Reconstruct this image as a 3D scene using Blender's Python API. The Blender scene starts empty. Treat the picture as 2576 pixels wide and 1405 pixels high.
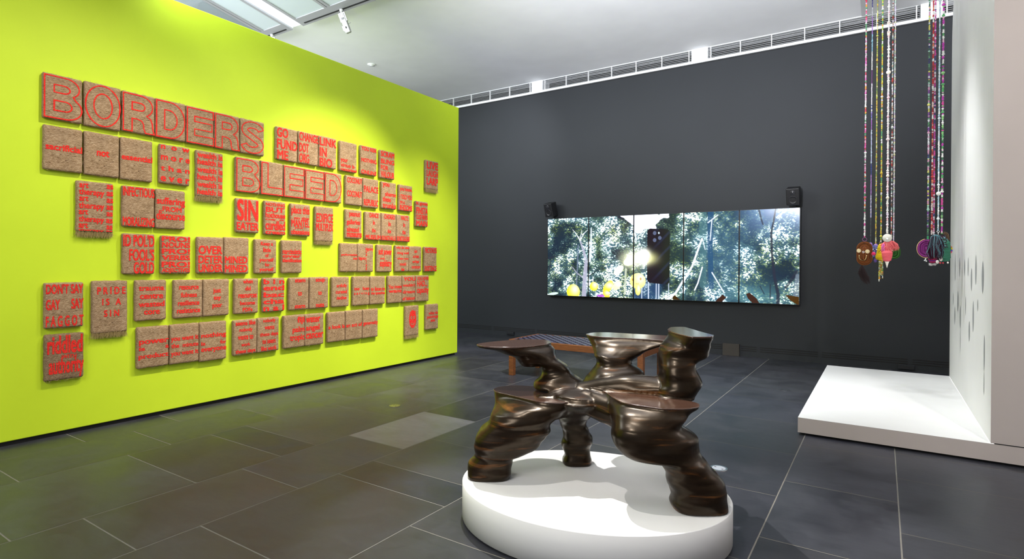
import bpy, bmesh, math, random
import numpy as np
from mathutils import Vector, Matrix, noise
S = bpy.context.scene
COL = S.collection
random.seed(7)

# ------------------------------------------------------------------ camera
cam_d = bpy.data.cameras.new('camera'); cam = bpy.data.objects.new('camera', cam_d); COL.objects.link(cam)
YAW, ROLL, PITCH, FPX, CYPX = 0.5795, 0.0066, -0.0023, 1423.0, 670.83
F0 = Vector((-math.sin(YAW), math.cos(YAW), 0)); R0 = Vector((math.cos(YAW), math.sin(YAW), 0)); U0 = Vector((0, 0, 1))
F2 = F0*math.cos(PITCH) + U0*math.sin(PITCH); U2 = -F0*math.sin(PITCH) + U0*math.cos(PITCH)
R3 = R0*math.cos(ROLL) + U2*math.sin(ROLL); U3 = -R0*math.sin(ROLL) + U2*math.cos(ROLL)
cam.matrix_world = Matrix(((R3.x, U3.x, -F2.x, 0), (R3.y, U3.y, -F2.y, 0), (R3.z, U3.z, -F2.z, 1.4), (0, 0, 0, 1)))
cam_d.sensor_width = 36; cam_d.lens = FPX/2576*36; cam_d.shift_y = -(702.5-CYPX)/2576
cam_d.clip_start = 0.05; cam_d.clip_end = 100
S.camera = cam

# ------------------------------------------------------------------ exposure, world, lamps
vs = S.view_settings
vs.view_transform = 'Standard'; vs.look = 'None'; vs.exposure = 0.0; vs.gamma = 1.0; vs.use_curve_mapping = False
world = bpy.data.worlds.new('world'); S.world = world; world.use_nodes = True
world.node_tree.nodes['Background'].inputs[0].default_value = (0.86, 0.93, 1.0, 1)
world.node_tree.nodes['Background'].inputs[1].default_value = 0.38

def spot(name, loc, aim, power, angle, blend, col=(1, 1, 1), size=0.03):
    d = bpy.data.lights.new(name, 'SPOT'); d.energy = power; d.spot_size = math.radians(angle); d.spot_blend = blend
    d.color = col; d.shadow_soft_size = size
    o = bpy.data.objects.new(name, d); COL.objects.link(o); o.location = loc
    o.rotation_euler = (Vector(aim)-Vector(loc)).to_track_quat('-Z', 'Y').to_euler(); return o

def area(name, loc, aim, power, sx, sy, col=(1, 1, 1)):
    d = bpy.data.lights.new(name, 'AREA'); d.shape = 'RECTANGLE'; d.size = sx; d.size_y = sy; d.energy = power; d.color = col
    o = bpy.data.objects.new(name, d); COL.objects.link(o); o.location = loc
    o.rotation_euler = (Vector(aim)-Vector(loc)).to_track_quat('-Z', 'Y').to_euler(); return o

WARM = (1.0, 0.90, 0.74)
# wall-washing track spots for the green wall
spot('wall_spot', (-3.0, 2.6, 4.85), (-5.56, 1.6, 1.1), 390, 64, 1.0, WARM)
spot('wall_spot', (-3.0, 4.2, 4.85), (-5.56, 3.4, 1.5), 340, 60, 1.0, WARM)
spot('wall_spot', (-3.0, 5.2, 4.85), (-5.56, 4.45, 1.2), 1000, 54, 0.9, WARM)
spot('wall_spot', (-3.2, 6.4, 4.85), (-5.56, 5.9, 0.7), 620, 50, 1.0, WARM)
# key spot on the carved table, from behind it and to the left
spot('table_spot', (-2.72, 3.78, 4.85), (-1.33, 2.85, 0.4), 900, 38, 0.4, (1.0, 0.97, 0.93), 0.02)
# softer spots on the table and upright, with added fills between
spot('fill_spot', (-1.8, 1.85, 4.85), (-1.2, 3.0, 0.4), 250, 36, 0.6, (1.0, 0.95, 0.9), 0.04)
area('near_fill', (-1.8, -2.2, 3.7), (-1.4, 2.8, 0.3), 195, 3.0, 1.2, (1.0, 0.97, 0.95))  # unseen soft fill added behind the camera for the near side
spot('fill_spot', (-1.6, 4.6, 4.8), (-2.8, 6.4, 0.0), 1250, 68, 0.9, (0.92, 0.95, 1.0), 0.08)  # added fill that brightens the bench and the back floor
spot('upright_spot', (1.8, 1.6, 4.8), (1.3, 5.28, 2.2), 390, 56, 0.9, (1.0, 0.96, 0.93), 0.08)
# spots over the white platform and its upright
spot('niche_spot', (-0.7, 6.3, 4.8), (0.3, 6.6, 0.2), 180, 56, 0.9, (0.97, 0.98, 1.0), 0.22)
spot('niche_spot', (-1.0, 6.6, 4.8), (0.66, 6.7, 1.3), 330, 50, 0.9, (0.97, 0.98, 1.0), 0.22)
# soft daylight through the glazed ceiling panels, just under the glass
area('ceiling_daylight', (-7.6, 3.2, 4.86), (-7.4, 7.5, 1.5), 480, 5.0, 2.0, (0.9, 0.96, 1.0))
# unseen uplights added to brighten the ceiling: behind green wall, upright, near side
area('added_uplight', (-8.0, 6.0, 3.5), (-7.6, 6.4, 5.0), 25, 3.0, 3.0, (0.95, 0.97, 1.0))
area('added_uplight', (2.6, 7.0, 3.7), (2.2, 7.0, 5.0), 633, 2.0, 3.0, (0.95, 0.97, 1.0))
spot('added_uplight', (-1.5, 2.5, 3.0), (-2.4, 7.0, 4.97), 2150, 84, 1.0, (0.90, 0.92, 1.0), 0.1)
# added wash to lift the upper left of the charcoal wall
spot('dark_wall_fill', (-5.4, 7.2, 4.9), (-6.4, 9.4, 3.6), 178, 70, 1.0, (0.95, 0.97, 1.0))

# ------------------------------------------------------------------ helpers
def tag(o, label=None, cat=None, group=None, kind=None):
    if label: o['label'] = label
    if cat: o['category'] = cat
    if group: o['group'] = group
    if kind: o['kind'] = kind
    return o

def thing(name, loc, label, cat, group=None, rz=0.0):
    o = bpy.data.objects.new(name, None); COL.objects.link(o)
    o.location = loc; o.rotation_euler = (0, 0, rz); o.empty_display_size = 0.1
    return tag(o, label, cat, group)

class MB:
    """collects shapes of one part, then links them as one mesh object"""
    def __init__(s): s.v = []; s.f = []; s.c = []; s.m = []; s.cur = (1, 1, 1); s.mi = 0
    def add(s, vs, fs):
        n = len(s.v); s.v += [tuple(v) for v in vs]; s.f += [tuple(i+n for i in f) for f in fs]
        s.c += [s.cur]*len(vs); s.m += [s.mi]*len(fs)
    def box(s, x0, x1, y0, y1, z0, z1):
        s.add([(x0, y0, z0), (x1, y0, z0), (x1, y1, z0), (x0, y1, z0), (x0, y0, z1), (x1, y0, z1), (x1, y1, z1), (x0, y1, z1)],
              [(0, 3, 2, 1), (4, 5, 6, 7), (0, 1, 5, 4), (1, 2, 6, 5), (2, 3, 7, 6), (3, 0, 4, 7)])
    def rings(s, rings, cap0=True, cap1=True, closed=False):
        n = len(rings[0]); vs = [p for r in rings for p in r]; fs = []
        m = len(rings)
        for i in range(m if closed else m-1):
            a = i*n; b = ((i+1) % m)*n
            for j in range(n):
                k = (j+1) % n; fs.append((a+j, a+k, b+k, b+j))
        if not closed:
            if cap0: fs.append(tuple(range(n-1, -1, -1)))
            if cap1: fs.append(tuple((m-1)*n+j for j in range(n)))
        s.add(vs, fs)
    def tube(s, pts, r, n=8, closed=False):
        pts = [Vector(p) for p in pts]; m = len(pts); rr = r if isinstance(r, (list, tuple)) else [r]*m
        rings = []; ref = None
        for i, p in enumerate(pts):
            if closed: t = pts[(i+1) % m]-pts[i-1]
            else: t = pts[min(i+1, m-1)]-pts[max(i-1, 0)]
            if t.length < 1e-9: t = Vector((0, 0, 1))
            t.normalize()
            if ref is None: ref = Vector((0, 0, 1)) if abs(t.z) < 0.9 else Vector((1, 0, 0))
            a = t.cross(ref)
            if a.length < 1e-6: a = t.cross(Vector((0, 1, 0)))
            a.normalize(); b = a.cross(t)
            rings.append([p+a*(math.cos(2*math.pi*k/n)*rr[i])+b*(math.sin(2*math.pi*k/n)*rr[i]) for k in range(n)])
        s.rings(rings, closed=closed)
    def lathe(s, prof, n=24, M=None):
        """prof: (radius, height) pairs about z"""
        rings = [[Vector((max(r, 1e-4)*math.cos(2*math.pi*k/n), max(r, 1e-4)*math.sin(2*math.pi*k/n), z)) for k in range(n)] for r, z in prof]
        if M is not None: rings = [[M @ p for p in r] for r in rings]
        s.rings(rings)
    def ball(s, c, r, n=10, m=6, sc=(1, 1, 1)):
        c = Vector(c)
        rings = [[c+Vector((sc[0]*r*math.sin(a)*math.cos(2*math.pi*k/n), sc[1]*r*math.sin(a)*math.sin(2*math.pi*k/n), -sc[2]*r*math.cos(a))) for k in range(n)]
                 for a in [max(0.05, min(math.pi-0.05, math.pi*i/m)) for i in range(m+1)]]
        s.rings(rings)
    def build(s, name, mat, parent=None, smooth=False, bevel=0, world=True, kind=None, auto=None):
        me = bpy.data.meshes.new(name); 
        off = parent.matrix_world_loc if False else None
        me.from_pydata(s.v, [], s.f)
        mats = mat if isinstance(mat, (list, tuple)) else [mat]
        for q in mats: me.materials.append(q)
        if len(mats) > 1:
            for p, i in zip(me.polygons, s.m): p.material_index = i
        if any(c != (1, 1, 1) for c in s.c):
            at = me.color_attributes.new('tint', 'FLOAT_COLOR', 'POINT')
            at.data.foreach_set('color', [x for c in s.c for x in (c[0], c[1], c[2], 1.0)])
        if smooth:
            for p in me.polygons: p.use_smooth = True
        me.update()
        o = bpy.data.objects.new(name, me); COL.objects.link(o)
        if parent is not None:
            o.parent = parent
            if world:                       # coordinates were given in world space
                Mi = (Matrix.Translation(root_loc(parent)) @ root_rot(parent)).inverted()
                me.transform(Mi)
        if bevel:
            b = o.modifiers.new('bevel', 'BEVEL'); b.width = bevel; b.segments = 2; b.limit_method = 'ANGLE'; b.angle_limit = 0.6
        if kind: o['kind'] = kind
        return o

def root_loc(o):
    L = Vector(o.location); p = o.parent
    while p is not None:
        L = L + Vector(p.location); p = p.parent
    return L
def root_rot(o):
    while o.parent is not None: o = o.parent
    return o.rotation_euler.to_matrix().to_4x4()

# ------------------------------------------------------------------ materials
def mat(name, col=(0.8, 0.8, 0.8), rough=0.5, metal=0.0, spec=0.5, emit=None, estr=0.0):
    m = bpy.data.materials.new(name); m.use_nodes = True
    b = m.node_tree.nodes['Principled BSDF']
    b.inputs['Base Color'].default_value = (*col, 1); b.inputs['Roughness'].default_value = rough
    b.inputs['Metallic'].default_value = metal; b.inputs['Specular IOR Level'].default_value = spec
    if emit: b.inputs['Emission Color'].default_value = (*emit, 1); b.inputs['Emission Strength'].default_value = estr
    return m
def nodes(m): return m.node_tree.nodes, m.node_tree.links, m.node_tree.nodes['Principled BSDF']
def N(m, t, **kw):
    n = m.node_tree.nodes.new(t)
    for k, v in kw.items():
        if k in n.inputs: n.inputs[k].default_value = v
        else: setattr(n, k, v)
    return n
def coords(m, scale=(1, 1, 1), rot=(0, 0, 0), kind='Object'):
    tc = N(m, 'ShaderNodeTexCoord'); mp = N(m, 'ShaderNodeMapping')
    if any(rot): mp.vector_type = 'TEXTURE'; scale = tuple(1/q for q in scale)      # turn first, then stretch
    mp.inputs['Scale'].default_value = scale; mp.inputs['Rotation'].default_value = rot
    m.node_tree.links.new(tc.outputs[kind], mp.inputs['Vector']); return mp.outputs['Vector']
def ramp(m, fac, stops):
    r = N(m, 'ShaderNodeValToRGB'); e = r.color_ramp.elements
    while len(e) < len(stops): e.new(0.5)
    for el, (p, c) in zip(e, stops): el.position = p; el.color = (*c, 1) if len(c) == 3 else c
    m.node_tree.links.new(fac, r.inputs['Fac']); return r.outputs['Color']
def noise_tex(m, vec, scale, detail=4, rough=0.55, dist=0.0):
    n = N(m, 'ShaderNodeTexNoise'); n.inputs['Scale'].default_value = scale; n.inputs['Detail'].default_value = detail
    n.inputs['Roughness'].default_value = rough; n.inputs['Distortion'].default_value = dist
    m.node_tree.links.new(vec, n.inputs['Vector']); return n.outputs['Fac']
def bump(m, h, strength=0.2, dist=0.01):
    b = N(m, 'ShaderNodeBump'); b.inputs['Strength'].default_value = strength; b.inputs['Distance'].default_value = dist
    m.node_tree.links.new(h, b.inputs['Height']); m.node_tree.links.new(b.outputs['Normal'], nodes(m)[2].inputs['Normal'])
def mixc(m, fac, a, b, mode='MIX'):
    x = N(m, 'ShaderNodeMix'); x.data_type = 'RGBA'; x.blend_type = mode
    L = m.node_tree.links
    for s, v in ((x.inputs['Factor'], fac), (x.inputs['A'], a), (x.inputs['B'], b)):
        if hasattr(v, 'links') or isinstance(v, bpy.types.NodeSocket): L.new(v, s)
        else: s.default_value = v if not isinstance(v, tuple) else ((*v, 1) if len(v) == 3 else v)
    return x.outputs['Result']
def base(m, c): m.node_tree.links.new(c, nodes(m)[2].inputs['Base Color'])

def painted(name, col, rough=0.6, bstr=0.05, scale=220, spec=0.3):
    m = mat(name, col, rough, 0, spec); v = coords(m)
    n = noise_tex(m, v, 1.3, 3); c = ramp(m, n, [(0.3, tuple(x*0.96 for x in col)), (0.7, tuple(min(1, x*1.03) for x in col))]); base(m, c)
    bump(m, noise_tex(m, v, scale, 2), bstr, 0.002); return m

M = {}
M['green'] = painted('green_paint', (0.58, 0.78, 0.026), 0.55)
M['dark'] = painted('charcoal_paint', (0.024, 0.027, 0.031), 0.6)
M['ceil'] = painted('ceiling_plaster', (0.86, 0.87, 0.89), 0.7)
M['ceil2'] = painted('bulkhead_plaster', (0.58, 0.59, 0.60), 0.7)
M['trim'] = painted('white_trim_paint', (0.86, 0.88, 0.89), 0.45)
M['white'] = painted('white_paint', (0.84, 0.84, 0.83), 0.5)
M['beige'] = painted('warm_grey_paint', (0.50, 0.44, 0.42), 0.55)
M['black'] = mat('black_gap', (0.004, 0.004, 0.004), 0.7)
M['blackplastic'] = mat('black_plastic', (0.012, 0.012, 0.014), 0.42)
M['metal'] = mat('grey_metal', (0.30, 0.30, 0.32), 0.42, 0.3)
M['chrome'] = mat('bright_metal', (0.75, 0.76, 0.78), 0.25, 1.0)
M['lampwhite'] = mat('white_metal', (0.46, 0.46, 0.48), 0.4, 0.0)
M['lens'] = mat('lamp_lens', (1, 1, 1), 0.3, 0, 0.5, (1, 0.97, 0.95), 4.0)
M['glass'] = mat('translucent_ceiling_glass', (0.40, 0.45, 0.48), 0.35, 0, 0.5, (0.80, 0.92, 0.98), 0.05)
M['slat'] = mat('grille_slat', (0.36, 0.37, 0.38), 0.4, 0.2)

def make_floor_mat():
    m = mat('slate', (0.06, 0.06, 0.06), 0.42, 0, 0.5); v = coords(m)
    at = N(m, 'ShaderNodeAttribute'); at.attribute_name = 'tint'
    n1 = noise_tex(m, v, 2.2, 8, 0.62, 0.6); n2 = noise_tex(m, coords(m, (1, 3, 1)), 9, 6, 0.65, 0.4)
    c1 = ramp(m, n1, [(0.28, (0.62, 0.62, 0.64)), (0.72, (1.38, 1.37, 1.33))]); c2 = ramp(m, n2, [(0.3, (0.86, 0.86, 0.86)), (0.75, (1.14, 1.14, 1.14))])
    c = mixc(m, 1.0, at.outputs['Color'], c1, 'MULTIPLY'); c = mixc(m, 1.0, c, c2, 'MULTIPLY')
    sv = coords(m, (3, 40, 1), (0, 0, 0.7)); sc = noise_tex(m, sv, 1.0, 3, 0.5, 1.0); scr = ramp(m, sc, [(0.74, (0, 0, 0)), (0.78, (1, 1, 1))])
    c = mixc(m, scr, c, mixc(m, 0.25, c, (0.25, 0.25, 0.25)))
    base(m, c)
    rr = ramp(m, n1, [(0.3, (0.32,)*3), (0.75, (0.48,)*3)]); m.node_tree.links.new(rr, nodes(m)[2].inputs['Roughness'])
    bump(m, n2, 0.12, 0.004); return m
M['slate'] = make_floor_mat()
M['grout'] = mat('grout', (0.19, 0.18, 0.16), 0.8)

def make_coir(name, k=1.0):
    m = mat(name, (0.4, 0.25, 0.13), 0.9, 0, 0.15)
    v1 = coords(m, (1, .16, 1), (0.75, 0, 0)); v2 = coords(m, (1, .16, 1), (-0.65, 0, 0)); v3 = coords(m, (1, .2, 1), (0.1, 0, 0))
    n1 = noise_tex(m, v1, 235, 2, 0.6, 0.5); n2 = noise_tex(m, v2, 205, 2, 0.6, 0.5); n3 = noise_tex(m, v3, 170, 3, 0.6, 0.8); n4 = noise_tex(m, coords(m), 14, 3, 0.6)
    mx = N(m, 'ShaderNodeMath', operation='MAXIMUM'); L = m.node_tree.links; L.new(n1, mx.inputs[0]); L.new(n2, mx.inputs[1])
    ad = N(m, 'ShaderNodeMath', operation='ADD'); L.new(mx.outputs[0], ad.inputs[0]); L.new(n3, ad.inputs[1])
    ml = N(m, 'ShaderNodeMath', operation='MULTIPLY'); L.new(ad.outputs[0], ml.inputs[0]); ml.inputs[1].default_value = 0.5
    c = ramp(m, ml.outputs[0], [(0.38, tuple(k*x for x in (0.20, 0.115, 0.055))), (0.52, tuple(k*x for x in (0.42, 0.285, 0.165))), (0.64, tuple(k*x for x in (0.62, 0.465, 0.30)))])
    c = mixc(m, 1.0, c, ramp(m, n4, [(0.3, (0.86, 0.86, 0.86)), (0.7, (1.12, 1.12, 1.12))]), 'MULTIPLY')
    # scattered dark strands
    w = noise_tex(m, coords(m, (1, .35, 1), (0.6, 0, 0)), 20, 2, 0.5, 2.5); d = ramp(m, w, [(0.275, (1, 1, 1)), (0.29, (0, 0, 0))])
    c = mixc(m, d, c, (0.10, 0.055, 0.03)); base(m, c)
    bump(m, ml.outputs[0], 0.7, 0.006); return m
M['coir'] = make_coir('coir_fibre', 0.78)
M['coir2'] = make_coir('coir_fibre_dark', 0.56)
def make_red():
    m = mat('red_stencil_paint', (0.78, 0.03, 0.02), 0.85, 0, 0.15); v = coords(m)
    n = noise_tex(m, v, 160, 3, 0.65); n2 = noise_tex(m, coords(m, (1, 1, 4), (0.8, 0, 0)), 60, 2, 0.6, 1.2)
    c = ramp(m, n, [(0.30, (0.42, 0.012, 0.012)), (0.5, (0.80, 0.026, 0.022)), (0.7, (0.88, 0.06, 0.035))])
    f = ramp(m, n2, [(0.60, (0, 0, 0)), (0.68, (1, 1, 1))]); c = mixc(m, f, c, mixc(m, 0.45, c, (0.45, 0.22, 0.12))); base(m, c)
    bump(m, n2, 0.5, 0.004); return m
M['red'] = make_red()
M['fringe'] = mat('loose_coir_strands', (0.40, 0.30, 0.12), 0.9)
M['fibre'] = mat('stray_coir_strands', (0.52, 0.36, 0.2), 0.9)

def make_wood_body():
    m = mat('dark_polished_wood', (0.03, 0.018, 0.012), 0.29, 0, 0.33); v = coords(m, (1, 1, 9))
    n = noise_tex(m, v, 3.2, 6, 0.6, 0.6); n2 = noise_tex(m, coords(m, (3, 3, 60)), 6, 4, 0.6, 0.2)
    c = ramp(m, n, [(0.30, (0.005, 0.0035, 0.0025)), (0.58, (0.013, 0.007, 0.004)), (0.74, (0.14, 0.050, 0.011))])  # orange grain, brightened to give warm glow patches
    c2 = ramp(m, n2, [(0.35, (0.7, 0.7, 0.7)), (0.65, (1.25, 1.25, 1.25))]); base(m, mixc(m, 1.0, c, c2, 'MULTIPLY'))
    b = nodes(m)[2]; b.inputs['Specular Tint'].default_value = (1.0, 0.78, 0.55, 1); b.inputs['Coat Weight'].default_value = 0.08; b.inputs['Coat Roughness'].default_value = 0.2; b.inputs['Coat Tint'].default_value = (1, 0.85, 0.7, 1)
    bump(m, n2, 0.05, 0.003); return m
M['woodbody'] = make_wood_body()
def make_wood_top():
    m = mat('oiled_wood_top', (0.1, 0.055, 0.04), 0.14, 0, 0.8)
    v = coords(m, (3, 40, 1), (0, 0, 0.58)); n = noise_tex(m, v, 3, 5, 0.6, 0.4)
    c = ramp(m, n, [(0.3, (0.062, 0.030, 0.020)), (0.7, (0.115, 0.060, 0.042))]); base(m, c); nodes(m)[2].inputs['Coat Weight'].default_value = 0.5; nodes(m)[2].inputs['Coat Roughness'].default_value = 0.12
    return m
M['woodtop'] = make_wood_top()
def make_oak():
    m = mat('orange_brown_timber', (0.25, 0.09, 0.03), 0.45); v = coords(m, (6, 60, 60)); n = noise_tex(m, v, 1.5, 4, 0.6, 0.5)
    base(m, ramp(m, n, [(0.3, (0.11, 0.034, 0.009)), (0.7, (0.24, 0.082, 0.024))])); return m
M['oak'] = make_oak()
M['weave'] = mat('dark_woven_strap', (0.045, 0.040, 0.075), 0.28, 0, 0.7)
def make_tint(name, rough=0.35, spec=0.5):
    m = mat(name, (0.8, 0.8, 0.8), rough, 0, spec); at = N(m, 'ShaderNodeAttribute'); at.attribute_name = 'tint'
    base(m, at.outputs['Color']); return m
M['bead'] = make_tint('glass_beads', 0.25, 0.6)
M['yarn'] = make_tint('dyed_yarn', 0.85, 0.2)
def make_screen():
    m = bpy.data.materials.new('screen_picture'); m.use_nodes = True; n = m.node_tree.nodes; n.clear()
    at = N(m, 'ShaderNodeAttribute'); at.attribute_name = 'picture'; e = N(m, 'ShaderNodeEmission'); e.inputs['Strength'].default_value = 1.65
    g = N(m, 'ShaderNodeBsdfGlossy'); g.inputs['Roughness'].default_value = 0.1; g.inputs['Color'].default_value = (0.04, 0.04, 0.04, 1)
    a = N(m, 'ShaderNodeAddShader'); o = N(m, 'ShaderNodeOutputMaterial'); L = m.node_tree.links
    L.new(at.outputs['Color'], e.inputs['Color']); L.new(e.outputs[0], a.inputs[0]); L.new(g.outputs[0], a.inputs[1]); L.new(a.outputs[0], o.inputs['Surface']); return m
M['screen'] = make_screen()

# ------------------------------------------------------------------ the room
def struct(o): o['kind'] = 'structure'; return o
XW, YW, ZT = -5.563, 9.41, 3.863          # face of the green wall, face of the charcoal wall, top of the green wall

# floor: slate slabs laid in courses that run along y
def build_floor():
    bx = [-12.2, -11.3, -10.7, -9.75, -9.1, -8.2, -7.6, -6.7, -6.12, -5.21, -4.60, -3.655, -3.04, -2.115, -1.44, -0.53, 0.09, 1.02, 1.64, 2.55, 3.2, 4.2]
    joints = {9: [1.30, 2.22, 3.15, 4.07, 4.98, 5.905, 6.83, 7.75, 8.67], 10: [1.0, 1.92, 2.53, 2.84, 3.76, 4.385, 4.67, 5.61, 6.21, 7.13, 8.05, 8.9],
              11: [1.31, 2.23, 3.15, 4.065, 4.96, 5.92, 6.88, 7.8, 8.7], 12: [1.0, 1.62, 2.535, 2.845, 3.46, 4.38, 5.3, 6.21, 6.83, 7.75, 8.67],
              13: [1.33, 2.245, 3.17, 4.09, 5.0, 5.93, 6.85, 7.77, 8.7], 14: [1.03, 1.95, 2.87, 3.79, 4.7, 5.63, 6.55, 7.10, 7.95, 8.8],
              15: [1.33, 2.25, 3.17, 4.095, 5.01, 5.90, 6.855, 7.78, 8.4, 9.1], 16: [1.5, 2.4, 3.325, 3.635, 4.565, 5.17, 6.1, 7.0, 7.9, 9.1], 17: [1.3, 2.25, 3.17, 4.095, 5.005, 5.9, 6.8, 7.7, 8.6]}
    tints = {(11, 3.15): (0.15, 0.145, 0.165), (10, 2.53): (0.021, 0.025, 0.040), (12, 2.535): (0.021, 0.024, 0.038), (11, 2.23): (0.034, 0.038, 0.060)}
    rnd = random.Random(4); mb = MB(); g = 0.004
    mb.mi = 1; mb.cur = (0.16, 0.155, 0.14); mb.add([(-12.2, -3, -0.0012), (4.2, -3, -0.0012), (4.2, 10, -0.0012), (-12.2, 10, -0.0012)], [(0, 1, 2, 3)])
    mb.mi = 0
    for i in range(len(bx)-1):
        js = joints.get(i) or [0.6+rnd.random()*0.6+0.92*k for k in range(10)]
        lo = []; y = js[0]-0.92
        while y > -3: lo.append(y); y -= 0.92
        ys = [-3]+lo[::-1]+js+[10]
        for a, b in zip(ys[:-1], ys[1:]):
            w = rnd.uniform(0.78, 1.24); t = tints.get((i, a)) or (0.039*w, 0.041*w*rnd.uniform(0.97, 1.03), 0.050*w*rnd.uniform(0.95, 1.07))
            mb.cur = t; x0, x1, y0, y1 = bx[i]+g, bx[i+1]-g, a+g, b-g
            mb.add([(x0, y0, 0), (x1, y0, 0), (x1, y1, 0), (x0, y1, 0)], [(0, 1, 2, 3)])
    return struct(mb.build('floor', [M['slate'], M['grout']]))
build_floor()

mb = MB(); mb.box(XW-0.25, XW, -1.5, 6.95, 0.035, ZT); struct(mb.build('wall_left', M['green'], bevel=0.006))
mb = MB(); mb.box(XW-0.22, XW-0.02, -1.5, 6.91, 0.0, 0.04); struct(mb.build('baseboard_left', M['black']))
wall_back = MB(); wall_back.box(-12.2, 4.2, YW, YW+0.3, 0.0, 4.73)
wall_back = struct(wall_back.build('wall_back', M['dark']))
mb = MB()
segs = [(-12, -8.62), (-8.55, -7.72), (-7.68, -6.65), (-6.6, -5.62), (-5.57, -4.55), (-4.5, -3.5), (-3.45, -2.13), (-1.85, -1.62), (-1.57, -0.78), (-0.73, 0.30), (0.35, 1.4), (1.45, 2.5)]
for z in (0.158, 0.127, 0.096):
    for a, b in segs: mb.box(a, b, YW-0.002, YW+0.02, z-0.007, z+0.007)
mb.build('air_slot', M['black'], wall_back)
mb = MB(); mb.box(-12.2, 4.2, YW-0.004, YW+0.01, 4.712, 4.718); mb.build('shadow_line', M['black'], wall_back)
mb = MB(); mb.box(-12.2, 4.2, YW-0.02, YW+0.3, 4.73, 4.772); struct(mb.build('trim_1', M['trim'], bevel=0.003))
for k, (a, b) in enumerate([(-8.93, -8.69), (-5.724, -5.481), (-2.65, -2.388), (0.411, 0.65), (3.5, 3.74)]):
    mb = MB(); mb.box(a, b, YW-0.012, YW+0.3, 4.772, 4.99); struct(mb.build('trim_%d' % (k+2), M['trim'], bevel=0.003))
mb = MB(); mb.box(-12.2, 4.2, YW+0.26, YW+0.30, 4.74, 5.0); struct(mb.build('trim_7', M['black']))  # black colour gives the darkness of the recess behind the grilles
GL = ['ventilation grille high on the dark wall, leftmost, cut off by the green wall', 'ventilation grille high on the dark wall, between the first two white blocks from the left',
      'ventilation grille high on the dark wall, ending behind the hanging strands', 'short piece of ventilation grille beside the top of the white upright']
for (a, b), lab in zip([(-8.69, -5.724), (-5.481, -2.65), (-2.388, 0.411), (0.65, 3.5)], GL):
    t = thing('ventilation_grille', ((a+b)/2, YW, 4.772), lab, 'grille', 'ventilation grilles along the top of the dark wall')
    mb = MB()
    for k in range(7): mb.box(a, b, YW+0.010, YW+0.018, 4.792+k*0.0262, 4.7985+k*0.0262)
    mb.build('slats', M['slat'], t)
    mb = MB()
    for x in [a+0.045]+[a+0.045+(b-a-0.09)*k/6 for k in range(1, 6)]+[b-0.045]: mb.box(x-0.006, x+0.006, YW, YW+0.032, 4.772, 4.965)
    mb.box(a, b, YW+0.002, YW+0.03, 4.957, 4.967)
    mb.build('frame_bar', M['trim'], t)
# ceiling
mb = MB(); mb.box(-12.2, 4.2, 5.32, YW+0.3, 4.966, 5.05); struct(mb.build('ceiling', M['ceil']))
mb = MB(); mb.box(-12.2, 4.2, 5.32, 5.36, 5.05, 5.9); mb.box(-12.2, 4.2, -2.0, 5.36, 5.9, 5.95); struct(mb.build('ceiling', M['ceil']))
mb = MB(); mb.box(-0.268, 4.2, 5.36, YW-0.001, 4.958, 4.966); struct(mb.build('ceiling', M['ceil2']))

# glazed ceiling panels: bottoms rise gently towards the viewer from y = 5.27
SL = 0.17
def pz(y): return 4.90+(5.27-y)*SL
def slab(mb, x0, x1, y0, y1, d0, d1):
    """sloping box between depths d0..d1 above the panel plane"""
    v = [(x, y, pz(y)+d) for d in (d0, d1) for x, y in ((x0, y0), (x1, y0), (x1, y1), (x0, y1))]
    mb.add(v, [(0, 3, 2, 1), (4, 5, 6, 7), (0, 1, 5, 4), (1, 2, 6, 5), (2, 3, 7, 6), (3, 0, 4, 7)])
def glazed_unit(x0, x1, divs, label):
    t = thing('glazed_ceiling_unit', ((x0+x1)/2, 3.0, pz(3.0)), label, 'ceiling panel', 'glazed ceiling units')
    y0, y1 = 0.2, 5.27
    mb = MB(); slab(mb, x0, x1, y0, y1, 0.02, 0.13); mb.build('white_casing', M['trim'], t)
    mb = MB(); slab(mb, x0, x0+0.055, y0, y1, -0.004, 0.02); slab(mb, x1-0.055, x1, y0, y1, -0.004, 0.02); slab(mb, x0+0.055, x1-0.055, y1-0.17, y1, -0.004, 0.02); slab(mb, x0+0.055, x1-0.055, y0, y0+0.06, -0.004, 0.02)
    for d in divs: slab(mb, d-0.055, d-0.006, y0+0.06, y1-0.17, -0.004, 0.02); slab(mb, d+0.006, d+0.055, y0+0.06, y1-0.17, -0.004, 0.02)
    mb.build('frame', M['metal'], t)
    mb = MB(); slab(mb, x0+0.09, x1-0.09, y1-0.062, y1-0.040, -0.007, -0.003)
    for d in divs: slab(mb, d-0.006, d+0.006, y0+0.06, y1-0.17, 0.0, 0.012)
    mb.build('track_slot', M['black'], t)
    ed = [x0+0.055]+[q for d in divs for q in (d-0.055, d+0.055)]+[x1-0.055]
    for a, b in zip(ed[::2], ed[1::2]):
        mb = MB(); slab(mb, a, b, y0+0.06, y1-0.17, 0.008, 0.018); mb.build('glass_pane', M['glass'], t)
glazed_unit(-10.6, -7.385, [-7.915, -8.72, -9.52], 'glazed ceiling unit partly hidden by the top of the green wall')
glazed_unit(-7.141, -3.3, [-6.40, -5.63, -4.86, -4.08], 'glazed ceiling unit carrying the visible track spotlight')

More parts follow.
